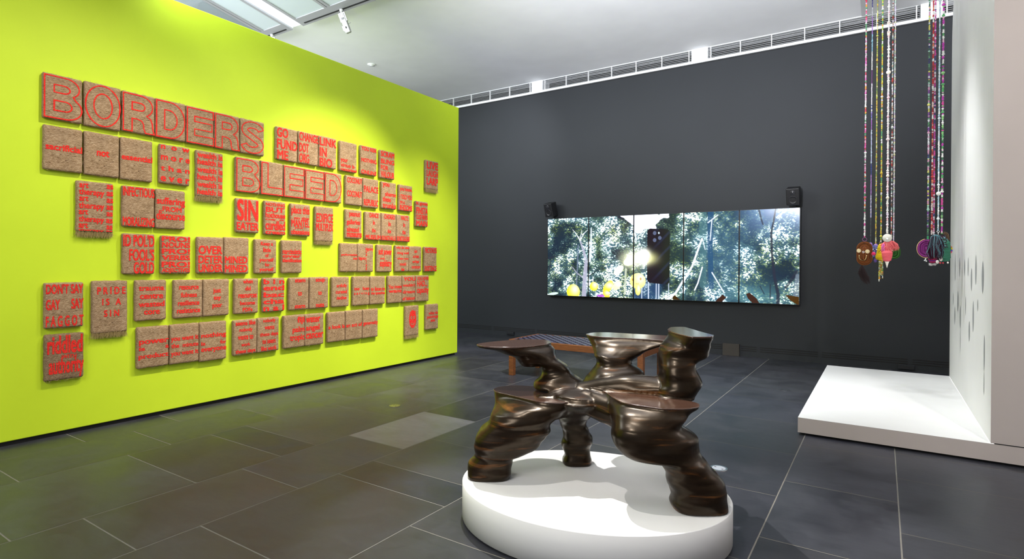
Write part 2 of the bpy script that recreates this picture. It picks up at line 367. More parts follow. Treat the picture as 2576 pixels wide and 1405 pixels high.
def track_spot(x, y, lean, label, cut=False):
    z = pz(y)-0.004; t = thing('track_spotlight', (x, y, z), label, 'spotlight', 'track spotlights on the glazed ceiling units')
    mb = MB(); mb.lathe([(0.0, 0), (0.028, 0), (0.028, -0.02), (0.016, -0.028), (0.012, -0.05), (0.0, -0.05)], 16, Matrix.Translation((x, y, z))); mb.build('mount', M['lampwhite'], t, True)
    T = Matrix.Translation((x, y, z-0.05)) @ Matrix.Rotation(lean, 4, 'X') @ Matrix.Rotation(0.5, 4, 'Z') @ Matrix.Rotation(-0.2, 4, 'Y')
    def bx(mb, a, b, c, d, e, f):
        n = len(mb.v); mb.box(a, b, c, d, e, f)
        for i in range(n, len(mb.v)): mb.v[i] = tuple(T @ Vector(mb.v[i]))
    mb = MB(); bx(mb, -0.045, -0.038, -0.02, 0.02, -0.115, 0); bx(mb, 0.038, 0.045, -0.02, 0.02, -0.115, 0); bx(mb, -0.045, 0.045, -0.02, 0.02, -0.007, 0); mb.build('yoke', M['chrome'], t)
    mb = MB(); bx(mb, -0.036, 0.036, -0.034, 0.034, -0.27, -0.012); hd = mb.build('lamp_head', M['lampwhite'], t, bevel=0.012)
    for k in range(3): mb = MB(); bx(mb, -0.022, 0.022, -0.0355, -0.034, -0.072-k*0.009, -0.067-k*0.009); mb.build('cooling_slot', M['black'], t)
    for k in range(2): mb = MB(); bx(mb, -0.02+k*0.03, -0.012+k*0.03, -0.0355, -0.034, -0.04, -0.034); mb.build('screw_hole', M['black'], t)
    mb = MB(); bx(mb, -0.012, 0.012, -0.0355, -0.034, -0.205, -0.195); bx(mb, -0.006, 0.006, -0.0356, -0.034, -0.215, -0.185); mb.build('black_mark', M['black'], t)
    mb = MB(); bx(mb, -0.024, 0.024, -0.036, -0.034, -0.112, -0.102); mb.build('light_slit', M['lens'], t)
    mb = MB(); bx(mb, -0.05, -0.036, -0.03, 0.03, -0.225, -0.17); mb.build('light_louvre', M['lens'], t)
    for s in (-1, 1):
        mb = MB(); q = [T @ Vector((s*0.036, 0, -0.165+0.01*s)), T @ Vector((s*0.062, 0, -0.16)), T @ Vector((s*0.068, 0, -0.152))]; mb.tube(q, 0.004, 6); mb.ball(q[2], 0.007, 8, 5); mb.build('wing_screw', M['metal'], t)
track_spot(-6.249, 5.222, 0.25, 'white track spotlight hanging in full view below the glazed ceiling unit')
track_spot(-7.83, 5.222, 0.3, 'white track spotlight almost hidden behind the top of the green wall')

t = thing('smoke_detector', (-7.638, 7.061, 4.966), 'small round white smoke detector on the ceiling', 'smoke detector')
mb = MB(); mb.lathe([(0.0, 0), (0.075, 0), (0.075, -0.008), (0.066, -0.016), (0.035, -0.019), (0.033, -0.027), (0.0, -0.028)], 28, Matrix.Translation((-7.638, 7.061, 4.966))); mb.build('housing', M['trim'], t, True)
mb = MB()
for a in (0.3, 1.5, 2.9): mb.box(-7.638+0.05*math.cos(a)-0.006, -7.638+0.05*math.cos(a)+0.006, 7.061+0.05*math.sin(a)-0.006, 7.061+0.05*math.sin(a)+0.006, 4.946, 4.951)
mb.build('sensor_slot', M['metal'], t)

mb = MB(); mb.box(4.0, 4.2, -3, YW, 0, 4.966); struct(mb.build('wall_right', M['beige']))
# floor service covers
for (x, y, r), lab, c in [((-4.044, 4.068, 0.055), 'round greenish brass floor cover set in the pale slab', (0.22, 0.22, 0.09)), ((-0.942, 4.084, 0.058), 'round bright white floor cover beside the round plinth', (0.62, 0.66, 0.75)), ((-0.917, 7.102, 0.058), 'round dark floor cover beside the white platform', (0.07, 0.075, 0.085))]:
    t = thing('floor_cover', (x, y, 0), lab, 'floor cover', 'round service covers in the floor')
    mm = mat('cover_finish', c, 0.35, 0.4); mb = MB(); mb.lathe([(0.0, 0), (r*0.78, 0), (r*0.78, 0.003), (0, 0.003)], 32, Matrix.Translation((x, y, 0))); mb.build('lid', mm, t)
    mb = MB(); T = Matrix.Translation((x, y, 0)); mb.rings([[T @ Vector((rr*math.cos(a), rr*math.sin(a), z)) for a in [2*math.pi*k/32 for k in range(32)]] for rr, z in ((r*0.82, 0), (r, 0), (r*0.98, 0.004), (r*0.82, 0.004))], closed=True); mb.build('rim', M['chrome'] if c[2] > 0.5 else mm, t)
    mb = MB()
    for s in (-1, 1): mb.box(x+s*r*0.45-0.006, x+s*r*0.45+0.006, y-s*0.012-0.004, y-s*0.012+0.004, 0.0028, 0.0036)
    mb.build('screw', M['black'], t)

# boxes on the charcoal wall near the floor
for a, b, z0, z1, d, m_, lab in [(-6.27, -6.09, 0.03, 0.085, 0.035, M['dark'], 'small dark outlet box low on the wall behind the woven bench'), (0.185, 0.375, 0.022, 0.085, 0.04, M['dark'], 'small dark outlet box low on the wall behind the white platform')]:
    t = thing('outlet_box', ((a+b)/2, YW, z0), lab, 'outlet box', 'outlet boxes low on the dark wall')
    mb = MB(); mb.box(a, b, YW-d, YW, z0, z1); mb.build('casing', m_, t, bevel=0.004); mb = MB(); mb.box(a+0.015, b-0.015, YW-d-0.003, YW-d, z0+0.012, z1-0.012); mb.build('flap', M['blackplastic'], t)
mb = MB(); mb.box(-2.115, -1.865, YW-0.05, YW, 0.0, 0.19); o = mb.build('service_box', mat('brown_board', (0.040, 0.034, 0.028), 0.6), bevel=0.003); tag(o, 'plain brown box against the foot of the dark wall under the screens', 'box')

# ------------------------------------------------------------------ coir panels on the green wall
TH = 0.045
XF = XW+TH
fcu = bpy.data.curves.new('glyphs', 'FONT'); fcu.offset = 0.0; fcu.resolution_u = 4; fob = bpy.data.objects.new('glyphs', fcu); COL.objects.link(fob)
def glyphs(text):
    fcu.body = text; bpy.context.view_layer.update(); dg = bpy.context.evaluated_depsgraph_get()
    e = fob.evaluated_get(dg); me = e.to_mesh(); v = [tuple(q.co) for q in me.vertices]; f = [tuple(p.vertices) for p in me.polygons]; e.to_mesh_clear()
    ar = lambda p: sum(v[p[i]][0]*v[p[(i+1) % len(p)]][1]-v[p[(i+1) % len(p)]][0]*v[p[i]][1] for i in range(len(p)))
    return v, [p if ar(p) > 0 else p[::-1] for p in f if abs(ar(p)) > 1e-7]
def arc(cx, cy, rx, ry, a0, a1, n=14): return [(cx+rx*math.cos(math.radians(a0+(a1-a0)*k/n)), cy+ry*math.sin(math.radians(a0+(a1-a0)*k/n))) for k in range(n+1)]
def letter(ch):
    if ch == 'B': return [[(.03, .95), (.52, .95)]+arc(.55, .735, .36, .215, 90, -55)+arc(.56, .28, .42, .25, 50, -90)+[(.03, .03)], [(.27, .77)]+arc(.52, .685, .15, .085, 90, -90)+[(.27, .60)], [(.27, .42)]+arc(.54, .31, .18, .11, 90, -90)+[(.27, .20)]]
    if ch == 'O': return [arc(.5, .5, .47, .46, 0, 345, 40), arc(.5, .5, .25, .28, 0, 345, 32)]
    if ch == 'R': return [[(.03, .95), (.5, .95)]+arc(.55, .69, .37, .26, 90, -60)+[(.86, .40), (.91, .30), (.93, .15), (.98, .03), (.70, .03), (.65, .13), (.64, .24), (.58, .32), (.45, .35), (.29, .35), (.29, .03), (.03, .03)], [(.29, .76)]+arc(.54, .665, .14, .095, 90, -90)+[(.29, .57)]]
    if ch == 'D': return [[(.03, .95), (.45, .95)]+arc(.48, .49, .48, .46, 90, -90, 20)+[(.03, .03)], [(.29, .74)]+arc(.44, .49, .26, .25, 90, -90, 16)+[(.29, .24)]]
    if ch == 'E': return [[(.03, .95), (.97, .95), (.97, .745), (.29, .745), (.29, .605), (.92, .605), (.92, .405), (.29, .405), (.29, .235), (.98, .235), (.98, .03), (.03, .03)]]
    if ch == 'L': return [[(.04, .95), (.31, .95), (.31, .235), (.98, .235), (.98, .03), (.04, .03)]]
    if ch == 'S':
        c = arc(.51, .70, .34, .155, 10, 235, 20)+arc(.49, .29, .35, .165, 60, -170, 20)
        W_, H_ = .263, .356; p = [Vector((x*W_, y*H_)) for x, y in c]; hw = .031; A = []; B = []
        for i in range(len(p)):
            d = p[min(i+1, len(p)-1)]-p[max(i-1, 0)]; n_ = Vector((-d.y, d.x)).normalized()*hw; A.append(p[i]+n_); B.append(p[i]-n_)
        return [[(q.x/W_, q.y/H_) for q in A+B[::-1]]]
def ribbon(mb, poly, fx, w):
    """closed line of paint of width w along a polygon given in panel fractions"""
    p = [fx(x, 1-y) for x, y in poly]; n = len(p); P = [Vector((q[1], q[2])) for q in p]; a = []; b = []
    for i in range(n):
        d0 = (P[i]-P[i-1]); d1 = (P[(i+1) % n]-P[i])
        if d0.length < 1e-6: d0 = d1
        if d1.length < 1e-6: d1 = d0
        d0.normalize(); d1.normalize(); n0 = Vector((-d0.y, d0.x)); n1 = Vector((-d1.y, d1.x)); m_ = n0+n1
        if m_.length < 1e-4: m_ = n1
        m_.normalize(); k = min(1.6, 1/max(0.4, m_.dot(n1))); j = 1+random.uniform(-.16, .16)
        a.append(P[i]+m_*w/2*k*j); b.append(P[i]-m_*w/2*k*j)
    x = p[0][0]; n0 = 0
    mb.add([(x, q.x, q.y) for q in a]+[(x, q.x, q.y) for q in b], [(i, n+i, n+(i+1) % n, (i+1) % n) for i in range(n)])
PANELS = [
(1.697, 1.959, 2.9, 2.541, 0, 'B', 'big top-row panel with an outlined red letter B, leftmost of the seven', []),
(1.971, 2.24, 2.905, 2.537, 0, 'O', 'big top-row panel with an outlined red letter O after the B', []),
(2.25, 2.513, 2.9, 2.548, 0, 'R', 'big top-row panel with an outlined red letter R after the O', []),
(2.518, 2.784, 2.902, 2.546, 0, 'D', 'big top-row panel with an outlined red letter D between R and E', []),
(2.789, 3.054, 2.9, 2.545, 0, 'E', 'big top-row panel with an outlined red letter E beside the D', []),
(3.061, 3.321, 2.9, 2.544, 0, 'R', 'big top-row panel with an outlined red letter R before the S', []),
(3.329, 3.596, 2.901, 2.544, 0, 'S', 'big top-row panel with an outlined red letter S ending the row', []),
(1.702, 1.963, 2.489, 2.136, 0, '', 'coir panel with the single red word sacrificial', [('sacrificial', 0.04, 0.98, 0.4, 0.55)]),
(1.973, 2.23, 2.492, 2.132, 0, '', 'coir panel with the single red word not', [('not', 0.34, 0.7, 0.4, 0.54)]),
(2.238, 2.496, 2.494, 2.128, 0, '', 'coir panel with the single red word essential', [('essential', 0.03, 0.985, 0.39, 0.53)]),
(2.555, 2.825, 2.494, 2.134, 0, '', 'coir panel with widely spaced red words now more than ever', [('n  o  w', 0.03, 0.98, 0.03, 0.13), ('m o r e', 0.03, 0.99, 0.29, 0.41), ('t h a n', 0.03, 0.99, 0.54, 0.68), ('e v e r', 0.03, 0.99, 0.82, 0.95)]),
(2.885, 3.148, 2.495, 2.052, 0.052, '', 'shaggy-edged panel repeating wealth is, health is in red', [('wealth is', 0.03, 0.97, 0.03, 0.16), ('health is', 0.03, 0.97, 0.18, 0.31), ('wealth is', 0.03, 0.97, 0.35, 0.48), ('health is', 0.03, 0.97, 0.51, 0.64), ('wealth is', 0.03, 0.97, 0.67, 0.8), ('health is', 0.03, 0.97, 0.83, 0.96)]),
(3.283, 3.551, 2.496, 2.138, 0, 'B', 'second-row panel with an outlined red letter B below the letter S', []),
(3.559, 3.825, 2.499, 2.14, 0, 'L', 'second-row panel with an outlined red letter L', []),
(3.834, 4.099, 2.497, 2.141, 0, 'E', 'second-row panel with an outlined red letter E right after the L', []),
(4.109, 4.372, 2.494, 2.14, 0, 'E', 'second-row panel with an outlined red letter E just before the D', []),
(4.382, 4.632, 2.497, 2.141, 0, 'D', 'second-row panel with an outlined red letter D ending the row', []),
(3.741, 4.006, 2.902, 2.54, 0, '', 'coir panel with three red lines, GO at the top', [('GO', 0.02, 0.54, 0.03, 0.31), ('FUND', 0.02, 0.98, 0.37, 0.66), ('ME', 0.03, 0.55, 0.7, 0.98)]),
(4.019, 4.286, 2.907, 2.544, 0, '', 'coir panel with three red lines starting with CHANGE', [('CHANGE', 0.03, 0.99, 0.03, 0.29), ('DOT', 0.03, 0.5, 0.36, 0.64), ('ORG', 0.03, 0.53, 0.69, 0.97)]),
(4.296, 4.549, 2.91, 2.544, 0, '', 'coir panel with red words LINK IN BIO', [('LINK', 0.03, 0.99, 0.05, 0.31), ('IN', 0.03, 0.43, 0.37, 0.66), ('BIO', 0.03, 0.75, 0.7, 0.98)]),
(4.601, 4.866, 2.907, 2.542, 0, '', 'coir panel with small red words in its lower half, your virtue is vectorised', [('your', 0.04, 0.45, 0.59, 0.74), ('virtue is', 0.04, 0.85, 0.74, 0.86), ('vectorised', 0.04, 0.99, 0.885, 0.985)]),
(4.929, 5.199, 2.912, 2.547, 0, '', 'coir panel with red lines YOU RISK, NOTHING, ONLINE', [('YOU RISK', 0.03, 0.99, 0.03, 0.17), ('NOTHING', 0.03, 0.99, 0.43, 0.57), ('ONLINE', 0.03, 0.99, 0.84, 0.98)]),
(5.257, 5.522, 2.912, 2.543, 0, '', 'coir panel with red words SCRAMBLING FOR VALOUR', [('SCRAM', 0.05, 0.97, 0.04, 0.23), ('BLING', 0.05, 0.97, 0.31, 0.48), ('FOR', 0.05, 0.55, 0.54, 0.7), ('VALOUR', 0.05, 0.97, 0.75, 0.97)]),
(6.15, 6.42, 2.923, 2.503, 0.048, '', 'shaggy-edged panel with LIVE LAUGH LARP, alone at the upper right', [('LIVE', 0.05, 0.97, 0.05, 0.3), ('LAUGH', 0.05, 0.97, 0.34, 0.56), ('LARP', 0.05, 0.97, 0.6, 0.85)]),
(4.695, 4.961, 2.501, 2.14, 0, '', 'coir panel with the red word COCONUT written twice', [('COCONUT', 0.07, 0.97, 0.06, 0.25), ('COCONUT', 0.07, 0.97, 0.51, 0.72)]),
(4.971, 5.234, 2.504, 2.133, 0, '', 'coir panel with red words PALACE and REPUBLIC', [('PALACE', 0.04, 0.98, 0.26, 0.48), ('REPUBLIC', 0.04, 0.98, 0.72, 0.94)]),
(5.289, 5.555, 2.501, 2.144, 0, '', 'coir panel with red words you shame these trunks', [('you', 0.06, 0.52, 0.05, 0.23), ('shame', 0.22, 0.99, 0.37, 0.53), ('these', 0.06, 0.62, 0.55, 0.74), ('trunks', 0.06, 0.99, 0.78, 0.97)]),
(5.611, 5.871, 2.499, 2.142, 0, '', 'coir panel with red lettering ending in RHIZOME', [('you know,', 0.04, 0.97, 0.08, 0.27), ('I TOLD YOU', 0.04, 0.97, 0.37, 0.55), ("I'M A", 0.05, 0.42, 0.62, 0.74), ('RHIZOME', 0.04, 0.99, 0.77, 0.98)]),
(5.945, 6.194, 2.307, 1.946, 0, '', 'coir panel with red lettering, MAIN at its foot', [('it goes', 0, 0.98, 0.02, 0.18), ('FINSTA', 0.02, 0.98, 0.24, 0.5), ('CLOSE FRIENDS', 0.02, 0.98, 0.53, 0.71), ('MAIN', 0.02, 0.97, 0.76, 0.97)]),
(1.922, 2.186, 2.077, 1.658, 0.047, '', 'shaggy-edged panel repeating art as therapy as in red', [('art', 0.06, 0.31, 0.04, 0.14), ('as', 0.8, 0.99, 0.03, 0.12), ('therapy', 0.05, 0.74, 0.15, 0.31), ('as', 0.8, 0.99, 0.17, 0.26), ('art', 0.06, 0.31, 0.3, 0.4), ('as', 0.8, 0.99, 0.31, 0.4), ('therapy', 0.05, 0.74, 0.42, 0.58), ('as', 0.8, 0.99, 0.45, 0.54), ('art', 0.05, 0.3, 0.565, 0.665), ('as', 0.8, 0.98, 0.585, 0.67), ('therapy', 0.05, 0.74, 0.69, 0.84), ('as', 0.79, 0.98, 0.72, 0.81), ('art', 0.05, 0.3, 0.83, 0.93), ('as', 0.8, 0.97, 0.855, 0.94), ('therapy as', 0.04, 0.97, 0.945, 0.995)]),
(2.254, 2.514, 2.076, 1.719, 0, '', 'coir panel with INFECTIOUS at the top and MORALIZING below', [('INFECTIOUS', 0.01, 0.99, 0.02, 0.25), ('MORALIZING', 0.01, 0.99, 0.76, 0.98)]),
(2.523, 2.783, 2.077, 1.718, 0, '', 'coir panel with red words suffering from discourse', [('suffering', 0.03, 0.99, 0.2, 0.43), ('..FROM', 0.1, 0.87, 0.43, 0.56), ('discourse', 0.02, 0.99, 0.56, 0.77)]),
(3.288, 3.54, 2.074, 1.724, 0, '', 'coir panel with tall red letters SIN above EATER', [('SIN', 0.03, 0.96, 0.03, 0.66), ('EATER', 0.02, 0.98, 0.7, 0.93)]),
(3.604, 3.859, 2.08, 1.716, 0, '', 'coir panel with six red lines ending in cream', [('NOTHING', 0.05, 0.96, 0.06, 0.15), ('BUT', 0.05, 0.94, 0.18, 0.33), ('hothouse', 0.04, 0.98, 0.34, 0.5), ('FLOWERS', 0.05, 0.5, 0.53, 0.58), ('AND', 0.68, 0.93, 0.525, 0.57), ('curdled', 0.04, 0.98, 0.58, 0.86), ('cream', 0.04, 0.98, 0.9, 0.98)]),
(3.923, 4.18, 2.079, 1.721, 0, '', 'coir panel with red lettering starting with place this', [('place this', 0.03, 0.95, 0.07, 0.38), ('on the', 0.15, 0.93, 0.4, 0.48), ('MANTEL', 0.03, 0.96, 0.49, 0.72), ('your', 0.2, 0.65, 0.735, 0.79), ('obsessions', 0.02, 0.97, 0.8, 0.96)]),
(4.253, 4.509, 2.077, 1.67, 0.041, '', 'shaggy-edged panel with red words EDIFICE MULTIPLEX', [('EDIFICE', 0.04, 0.98, 0.19, 0.45), ('MULTIPLEX', 0.02, 0.99, 0.48, 0.7)]),
(4.696, 4.954, 2.082, 1.723, 0, '', 'coir panel with red words peanut galleries almond museums', [('peanut', 0.2, 0.88, 0.08, 0.29), ('galleries', 0.05, 0.87, 0.34, 0.56), ('almond', 0.06, 0.8, 0.59, 0.77), ('museums', 0.06, 0.99, 0.8, 0.95)]),
(5.011, 5.279, 2.079, 1.719, 0, '', 'coir panel with DANCE at the top and MUSEUM at the foot', [('DANCE', 0.25, 0.83, 0.03, 0.2), ('in', 0.47, 0.6, 0.3, 0.45), ('the', 0.4, 0.65, 0.57, 0.72), ('MUSEUM', 0.02, 0.99, 0.82, 0.98)]),
(5.29, 5.558, 2.085, 1.719, 0, '', 'coir panel with CHOREO at the top', [('CHOREO', 0.17, 0.9, 0.04, 0.21), ('in', 0.45, 0.62, 0.3, 0.46), ('the', 0.4, 0.64, 0.57, 0.72), ('KUNSTHALLE', 0.01, 0.98, 0.82, 0.98)]),
(5.567, 5.826, 2.086, 1.718, 0, '', 'coir panel with WALTZ at the top', [('WALTZ', 0.3, 0.84, 0.04, 0.2), ('in', 0.48, 0.62, 0.29, 0.45), ('the', 0.42, 0.65, 0.56, 0.72), ('KUNSTGALERIE', 0.02, 0.98, 0.8, 0.98)]),
(2.259, 2.518, 1.66, 1.303, 0, '', 'coir panel with right-aligned red letters, GOLD at its foot', [("ID POL'D", 0.01, 0.98, 0.02, 0.32), ("FOOL'S", 0.19, 0.98, 0.37, 0.67), ('GOLD', 0.33, 0.98, 0.7, 0.99)]),
(2.572, 2.835, 1.656, 1.304, 0, '', 'coir panel repeating PRO! with NOUNS, VERBS and ADJECTIVES', [('PRO!', 0.01, 0.98, 0.02, 0.15), ('NOUNS', 0.02, 0.98, 0.17, 0.31), ('PRO!', 0.01, 0.98, 0.34, 0.48), ('VERBS', 0.02, 0.98, 0.51, 0.64), ('PRO!', 0.01, 0.98, 0.68, 0.83), ('ADJECTIVES', 0.02, 0.98, 0.85, 0.99)]),
(2.898, 3.157, 1.66, 1.304, 0, '', 'coir panel with red words OVER, DETER and UNDER', [('OVER', 0.04, 0.95, 0.24, 0.47), ('DETER', 0.04, 0.96, 0.51, 0.72), ('UNDER', 0.04, 0.96, 0.75, 0.96)]),
(3.164, 3.429, 1.668, 1.296, 0, '', 'coir panel with the red word MINED written twice', [('MINED', 0.02, 0.93, 0.52, 0.71), ('MINED', 0.02, 0.93, 0.75, 0.95)]),
(3.497, 3.75, 1.662, 1.298, 0, '', 'coir panel with centred red words keep a little of yourself for yourself', [('Keep a', 0.25, 0.82, 0.07, 0.21), ('little', 0.36, 0.72, 0.24, 0.37), ('of', 0.46, 0.62, 0.41, 0.52), ('yourself', 0.2, 0.86, 0.54, 0.68), ('for', 0.44, 0.67, 0.69, 0.79), ('yourself', 0.2, 0.86, 0.82, 0.96)]),
(3.815, 4.073, 1.664, 1.301, 0, '', 'coir panel with red words narcissistic over identification', [('narcissistic', 0.03, 0.97, 0.27, 0.42), ('over', 0.03, 0.95, 0.455, 0.53), ('identification', 0.03, 0.97, 0.55, 0.67)]),
(4.618, 4.883, 1.662, 1.31, 0, '', 'coir panel with red words performative anti', [('performative', 0.04, 0.99, 0.36, 0.46), ('anti', 0.74, 0.99, 0.48, 0.57)]),
(4.889, 5.152, 1.666, 1.308, 0, '', 'coir panel with red bigotry crossed by a vertical word', [('bigotry', 0.05, 0.55, 0.46, 0.6), ('bigotry', 0.48, 0.98, 0.13, 0.27), ('u', 0.49, 0.57, 0.26, 0.33), ('s', 0.49, 0.57, 0.36, 0.44), ('i', 0.51, 0.55, 0.58, 0.7), ('n', 0.49, 0.57, 0.73, 0.81), ('g', 0.49, 0.57, 0.84, 0.94)]),
(5.216, 5.485, 1.665, 1.305, 0, '', 'coir panel with red words soft power and sophistry', [('soft power', 0.08, 0.96, 0.13, 0.44), ('AND', 0.18, 0.5, 0.48, 0.54), ('sophistry', 0.17, 0.96, 0.55, 0.88)]),
(5.549, 5.808, 1.666, 1.308, 0, '', 'coir panel with five centred red lines ending in be', [('why do one', 0.04, 0.99, 0.03, 0.16), ('thing well', 0.1, 0.97, 0.24, 0.36), ('when you', 0.12, 0.95, 0.45, 0.57), ('could', 0.3, 0.77, 0.65, 0.77), ('be', 0.42, 0.65, 0.85, 0.97)]),
(5.812, 6.07, 1.662, 1.308, 0, '', 'coir panel with red words an artist writer curator', [('an', 0.4, 0.62, 0.16, 0.26), ('artist', 0.3, 0.77, 0.34, 0.46), ('writer', 0.25, 0.8, 0.55, 0.67), ('curator', 0.2, 0.87, 0.77, 0.88)]),
(6.129, 6.397, 1.664, 1.305, 0, '', 'coir panel with FRICTIONLESS above EXISTENCE', [('FRICTIONLESS', 0.04, 0.99, 0.04, 0.25), ('EXISTENCE', 0.02, 0.99, 0.77, 0.98)]),
(1.712, 1.974, 1.24, 0.876, 0, '', "lower-left coir panel with spaced red capitals starting with DON'T SAY", [("DON'T SAY", 0.03, 0.98, 0.03, 0.25), ('GAY', 0.03, 0.38, 0.37, 0.6), ('SAY', 0.67, 0.99, 0.36, 0.59), ('F A G G O T', 0.03, 0.99, 0.73, 0.97)]),
(2.033, 2.3, 1.249, 0.804, 0.043, '', 'shaggy-edged panel with spaced red capitals PRIDE IS A SIN', [('P R I D E', 0.13, 0.93, 0.12, 0.26), ('I S   A', 0.27, 0.8, 0.34, 0.47), ('S I N', 0.32, 0.75, 0.56, 0.69)]),
(2.359, 2.62, 1.248, 0.884, 0, '', 'coir panel with red words trauma centre wasted core', [('trauma', 0.1, 0.92, 0.15, 0.26), ('centre', 0.14, 0.88, 0.34, 0.46), ('wasted', 0.1, 0.93, 0.52, 0.66), ('core', 0.27, 0.78, 0.745, 0.85)]),
(2.685, 2.951, 1.246, 0.884, 0, '', 'coir panel with red words resourcefulness resilience resistance', [('resource', 0.17, 0.85, 0.16, 0.26), ('fulness', 0.23, 0.79, 0.33, 0.46), ('resilience', 0.13, 0.88, 0.54, 0.67), ('resistance', 0.1, 0.91, 0.74, 0.87)]),
(2.957, 3.219, 1.247, 0.884, 0, '', 'coir panel with red words just say poor', [('just', 0.37, 0.67, 0.25, 0.41), ('say', 0.39, 0.67, 0.475, 0.6), ('poor', 0.34, 0.71, 0.68, 0.81)]),
(3.275, 3.539, 1.247, 0.885, 0, '', 'coir panel with red words when did resources become PDFs', [('when', 0.34, 0.75, 0.02, 0.14), ('did', 0.43, 0.66, 0.22, 0.34), ('resources', 0.15, 0.92, 0.44, 0.55), ('become', 0.22, 0.85, 0.64, 0.75), ('PDFs', 0.33, 0.74, 0.83, 0.94)]),
(3.59, 3.85, 1.25, 0.884, 0, '', 'coir panel with five rows of wide red letters starting with bin', [('b i n', 0.02, 0.99, 0.03, 0.18), ('end', 0.02, 0.99, 0.21, 0.37), ('bac', 0.02, 0.99, 0.42, 0.57), ('cha', 0.02, 0.99, 0.61, 0.77), ('n a l', 0.02, 0.99, 0.8, 0.97)]),
(3.912, 4.168, 1.249, 0.884, 0, '', 'coir panel with spaced red words stem to stern', [('stem', 0.27, 0.8, 0.04, 0.15), ('to', 0.42, 0.63, 0.43, 0.56), ('stern', 0.26, 0.8, 0.84, 0.95)]),
(4.179, 4.443, 1.251, 0.885, 0, '', 'coir panel with spaced red words soup to nuts', [('soup', 0.3, 0.79, 0.05, 0.19), ('to', 0.43, 0.63, 0.45, 0.57), ('nuts', 0.32, 0.76, 0.84, 0.96)]),
(4.497, 4.755, 1.25, 0.887, 0, '', 'coir panel with red words artfully curated decline', [('artfully', 0.25, 0.86, 0.24, 0.38), ('curated', 0.2, 0.86, 0.44, 0.56), ('decline', 0.25, 0.84, 0.645, 0.76)]),
(4.818, 5.09, 1.252, 0.885, 0, '', 'coir panel with red words too busy serving', [('too   busy', 0.05, 0.98, 0.36, 0.51), ('s e r v i n g', 0.06, 0.98, 0.54, 0.66)]),
(5.099, 5.362, 1.25, 0.885, 0, '', 'coir panel with red words to listen to the speeches', [('to listen to', 0.04, 0.99, 0.38, 0.52), ('the speeches', 0.05, 0.99, 0.55, 0.68)]),
(5.415, 5.675, 1.251, 0.884, 0, '', 'coir panel with red words You invent want', [('You invent', 0.02, 0.99, 0.33, 0.47), ('want', 0.03, 0.99, 0.51, 0.62)]),
(5.684, 5.942, 1.253, 0.883, 0, '', "coir panel with red words YOU wouldn't dream of labour", [('YOU', 0.08, 0.99, 0.06, 0.2), ("wouldn't", 0.02, 0.98, 0.3, 0.42), ('dream', 0.03, 0.97, 0.55, 0.67), ('of labour', 0.01, 0.98, 0.79, 0.92)]),
(5.951, 6.229, 1.252, 0.88, 0, '', 'coir panel with red lettering ending in capacity', [('YOU NEVER', 0.1, 0.97, 0.06, 0.18), ('HAD...', 0.1, 0.85, 0.2, 0.42), ('capacity', 0.08, 0.97, 0.46, 0.74)]),
(1.714, 1.977, 0.827, 0.458, 0, '', 'rough coir panel with large red words riddled with authority', [('riddled', 0.06, 0.96, 0.03, 0.43), ('WITH', 0.42, 0.8, 0.46, 0.54), ('authority', 0.1, 0.99, 0.5, 0.97)]),
(2.376, 2.643, 0.829, 0.46, 0, '', 'bottom-row coir panel with red words power is a product', [('power', 0.05, 0.99, 0.32, 0.46), ('is', 0.05, 0.24, 0.48, 0.57), ('a', 0.88, 0.99, 0.48, 0.56), ('product', 0.04, 0.99, 0.65, 0.8)]),
(2.652, 2.92, 0.83, 0.458, 0, '', 'bottom-row coir panel with you want it written twice', [('you want it', 0.03, 0.97, 0.3, 0.45), ('the  minute', 0.04, 0.97, 0.48, 0.59), ('you want it', 0.03, 0.97, 0.67, 0.82)]),
(2.925, 3.193, 0.829, 0.446, 0, '', 'bottom-row coir panel with red words nothing is for everyone', [('nothing', 0.05, 0.98, 0.28, 0.43), ('is', 0.05, 0.2, 0.5, 0.59), ('for', 0.75, 0.98, 0.49, 0.59), ('everyone', 0.05, 0.99, 0.66, 0.79)]),
(3.266, 3.525, 0.823, 0.461, 0, '', 'bottom-row coir panel with five red lines starting seems like', [('seems like', 0.08, 0.92, 0.03, 0.16), ('nobody', 0.23, 0.8, 0.23, 0.37), ('wants to', 0.18, 0.83, 0.44, 0.57), ('work', 0.32, 0.7, 0.66, 0.76), ('these days', 0.08, 0.93, 0.84, 0.98)]),
(3.529, 3.786, 0.826, 0.459, 0, '', 'bottom-row coir panel with five red lines ending like work', [('nobody', 0.25, 0.82, 0.03, 0.17), ('wants', 0.32, 0.77, 0.24, 0.35), ('these days', 0.11, 0.95, 0.43, 0.57), ('to seem', 0.22, 0.83, 0.64, 0.76), ('like work', 0.17, 0.88, 0.83, 0.96)]),
(3.844, 4.116, 0.829, 0.462, 0, '', 'bottom-row coir panel with red words ending in tropic', [('fiji', 0.62, 0.98, 0.06, 0.3), ('palm', 0.4, 0.98, 0.36, 0.58), ('tropic', 0.28, 0.98, 0.6, 0.84)]),
(4.118, 4.379, 0.827, 0.462, 0, '', 'bottom-row coir panel with red words water angel cancer', [('water', 0.04, 0.8, 0.08, 0.27), ('angel', 0.04, 0.76, 0.34, 0.57), ('cancer', 0.04, 0.97, 0.61, 0.78)]),
(4.437, 4.697, 0.827, 0.466, 0, '', 'bottom-row coir panel with red words a look is', [('a look is', 0.03, 0.97, 0.43, 0.56)]),
(4.704, 4.972, 0.83, 0.464, 0, '', 'bottom-row coir panel with red words an act of', [('an act of', 0.02, 0.98, 0.43, 0.56)]),
(4.977, 5.239, 0.828, 0.461, 0, '', 'bottom-row coir panel with the red word generosity', [('generosity', 0.03, 0.98, 0.42, 0.58)]),
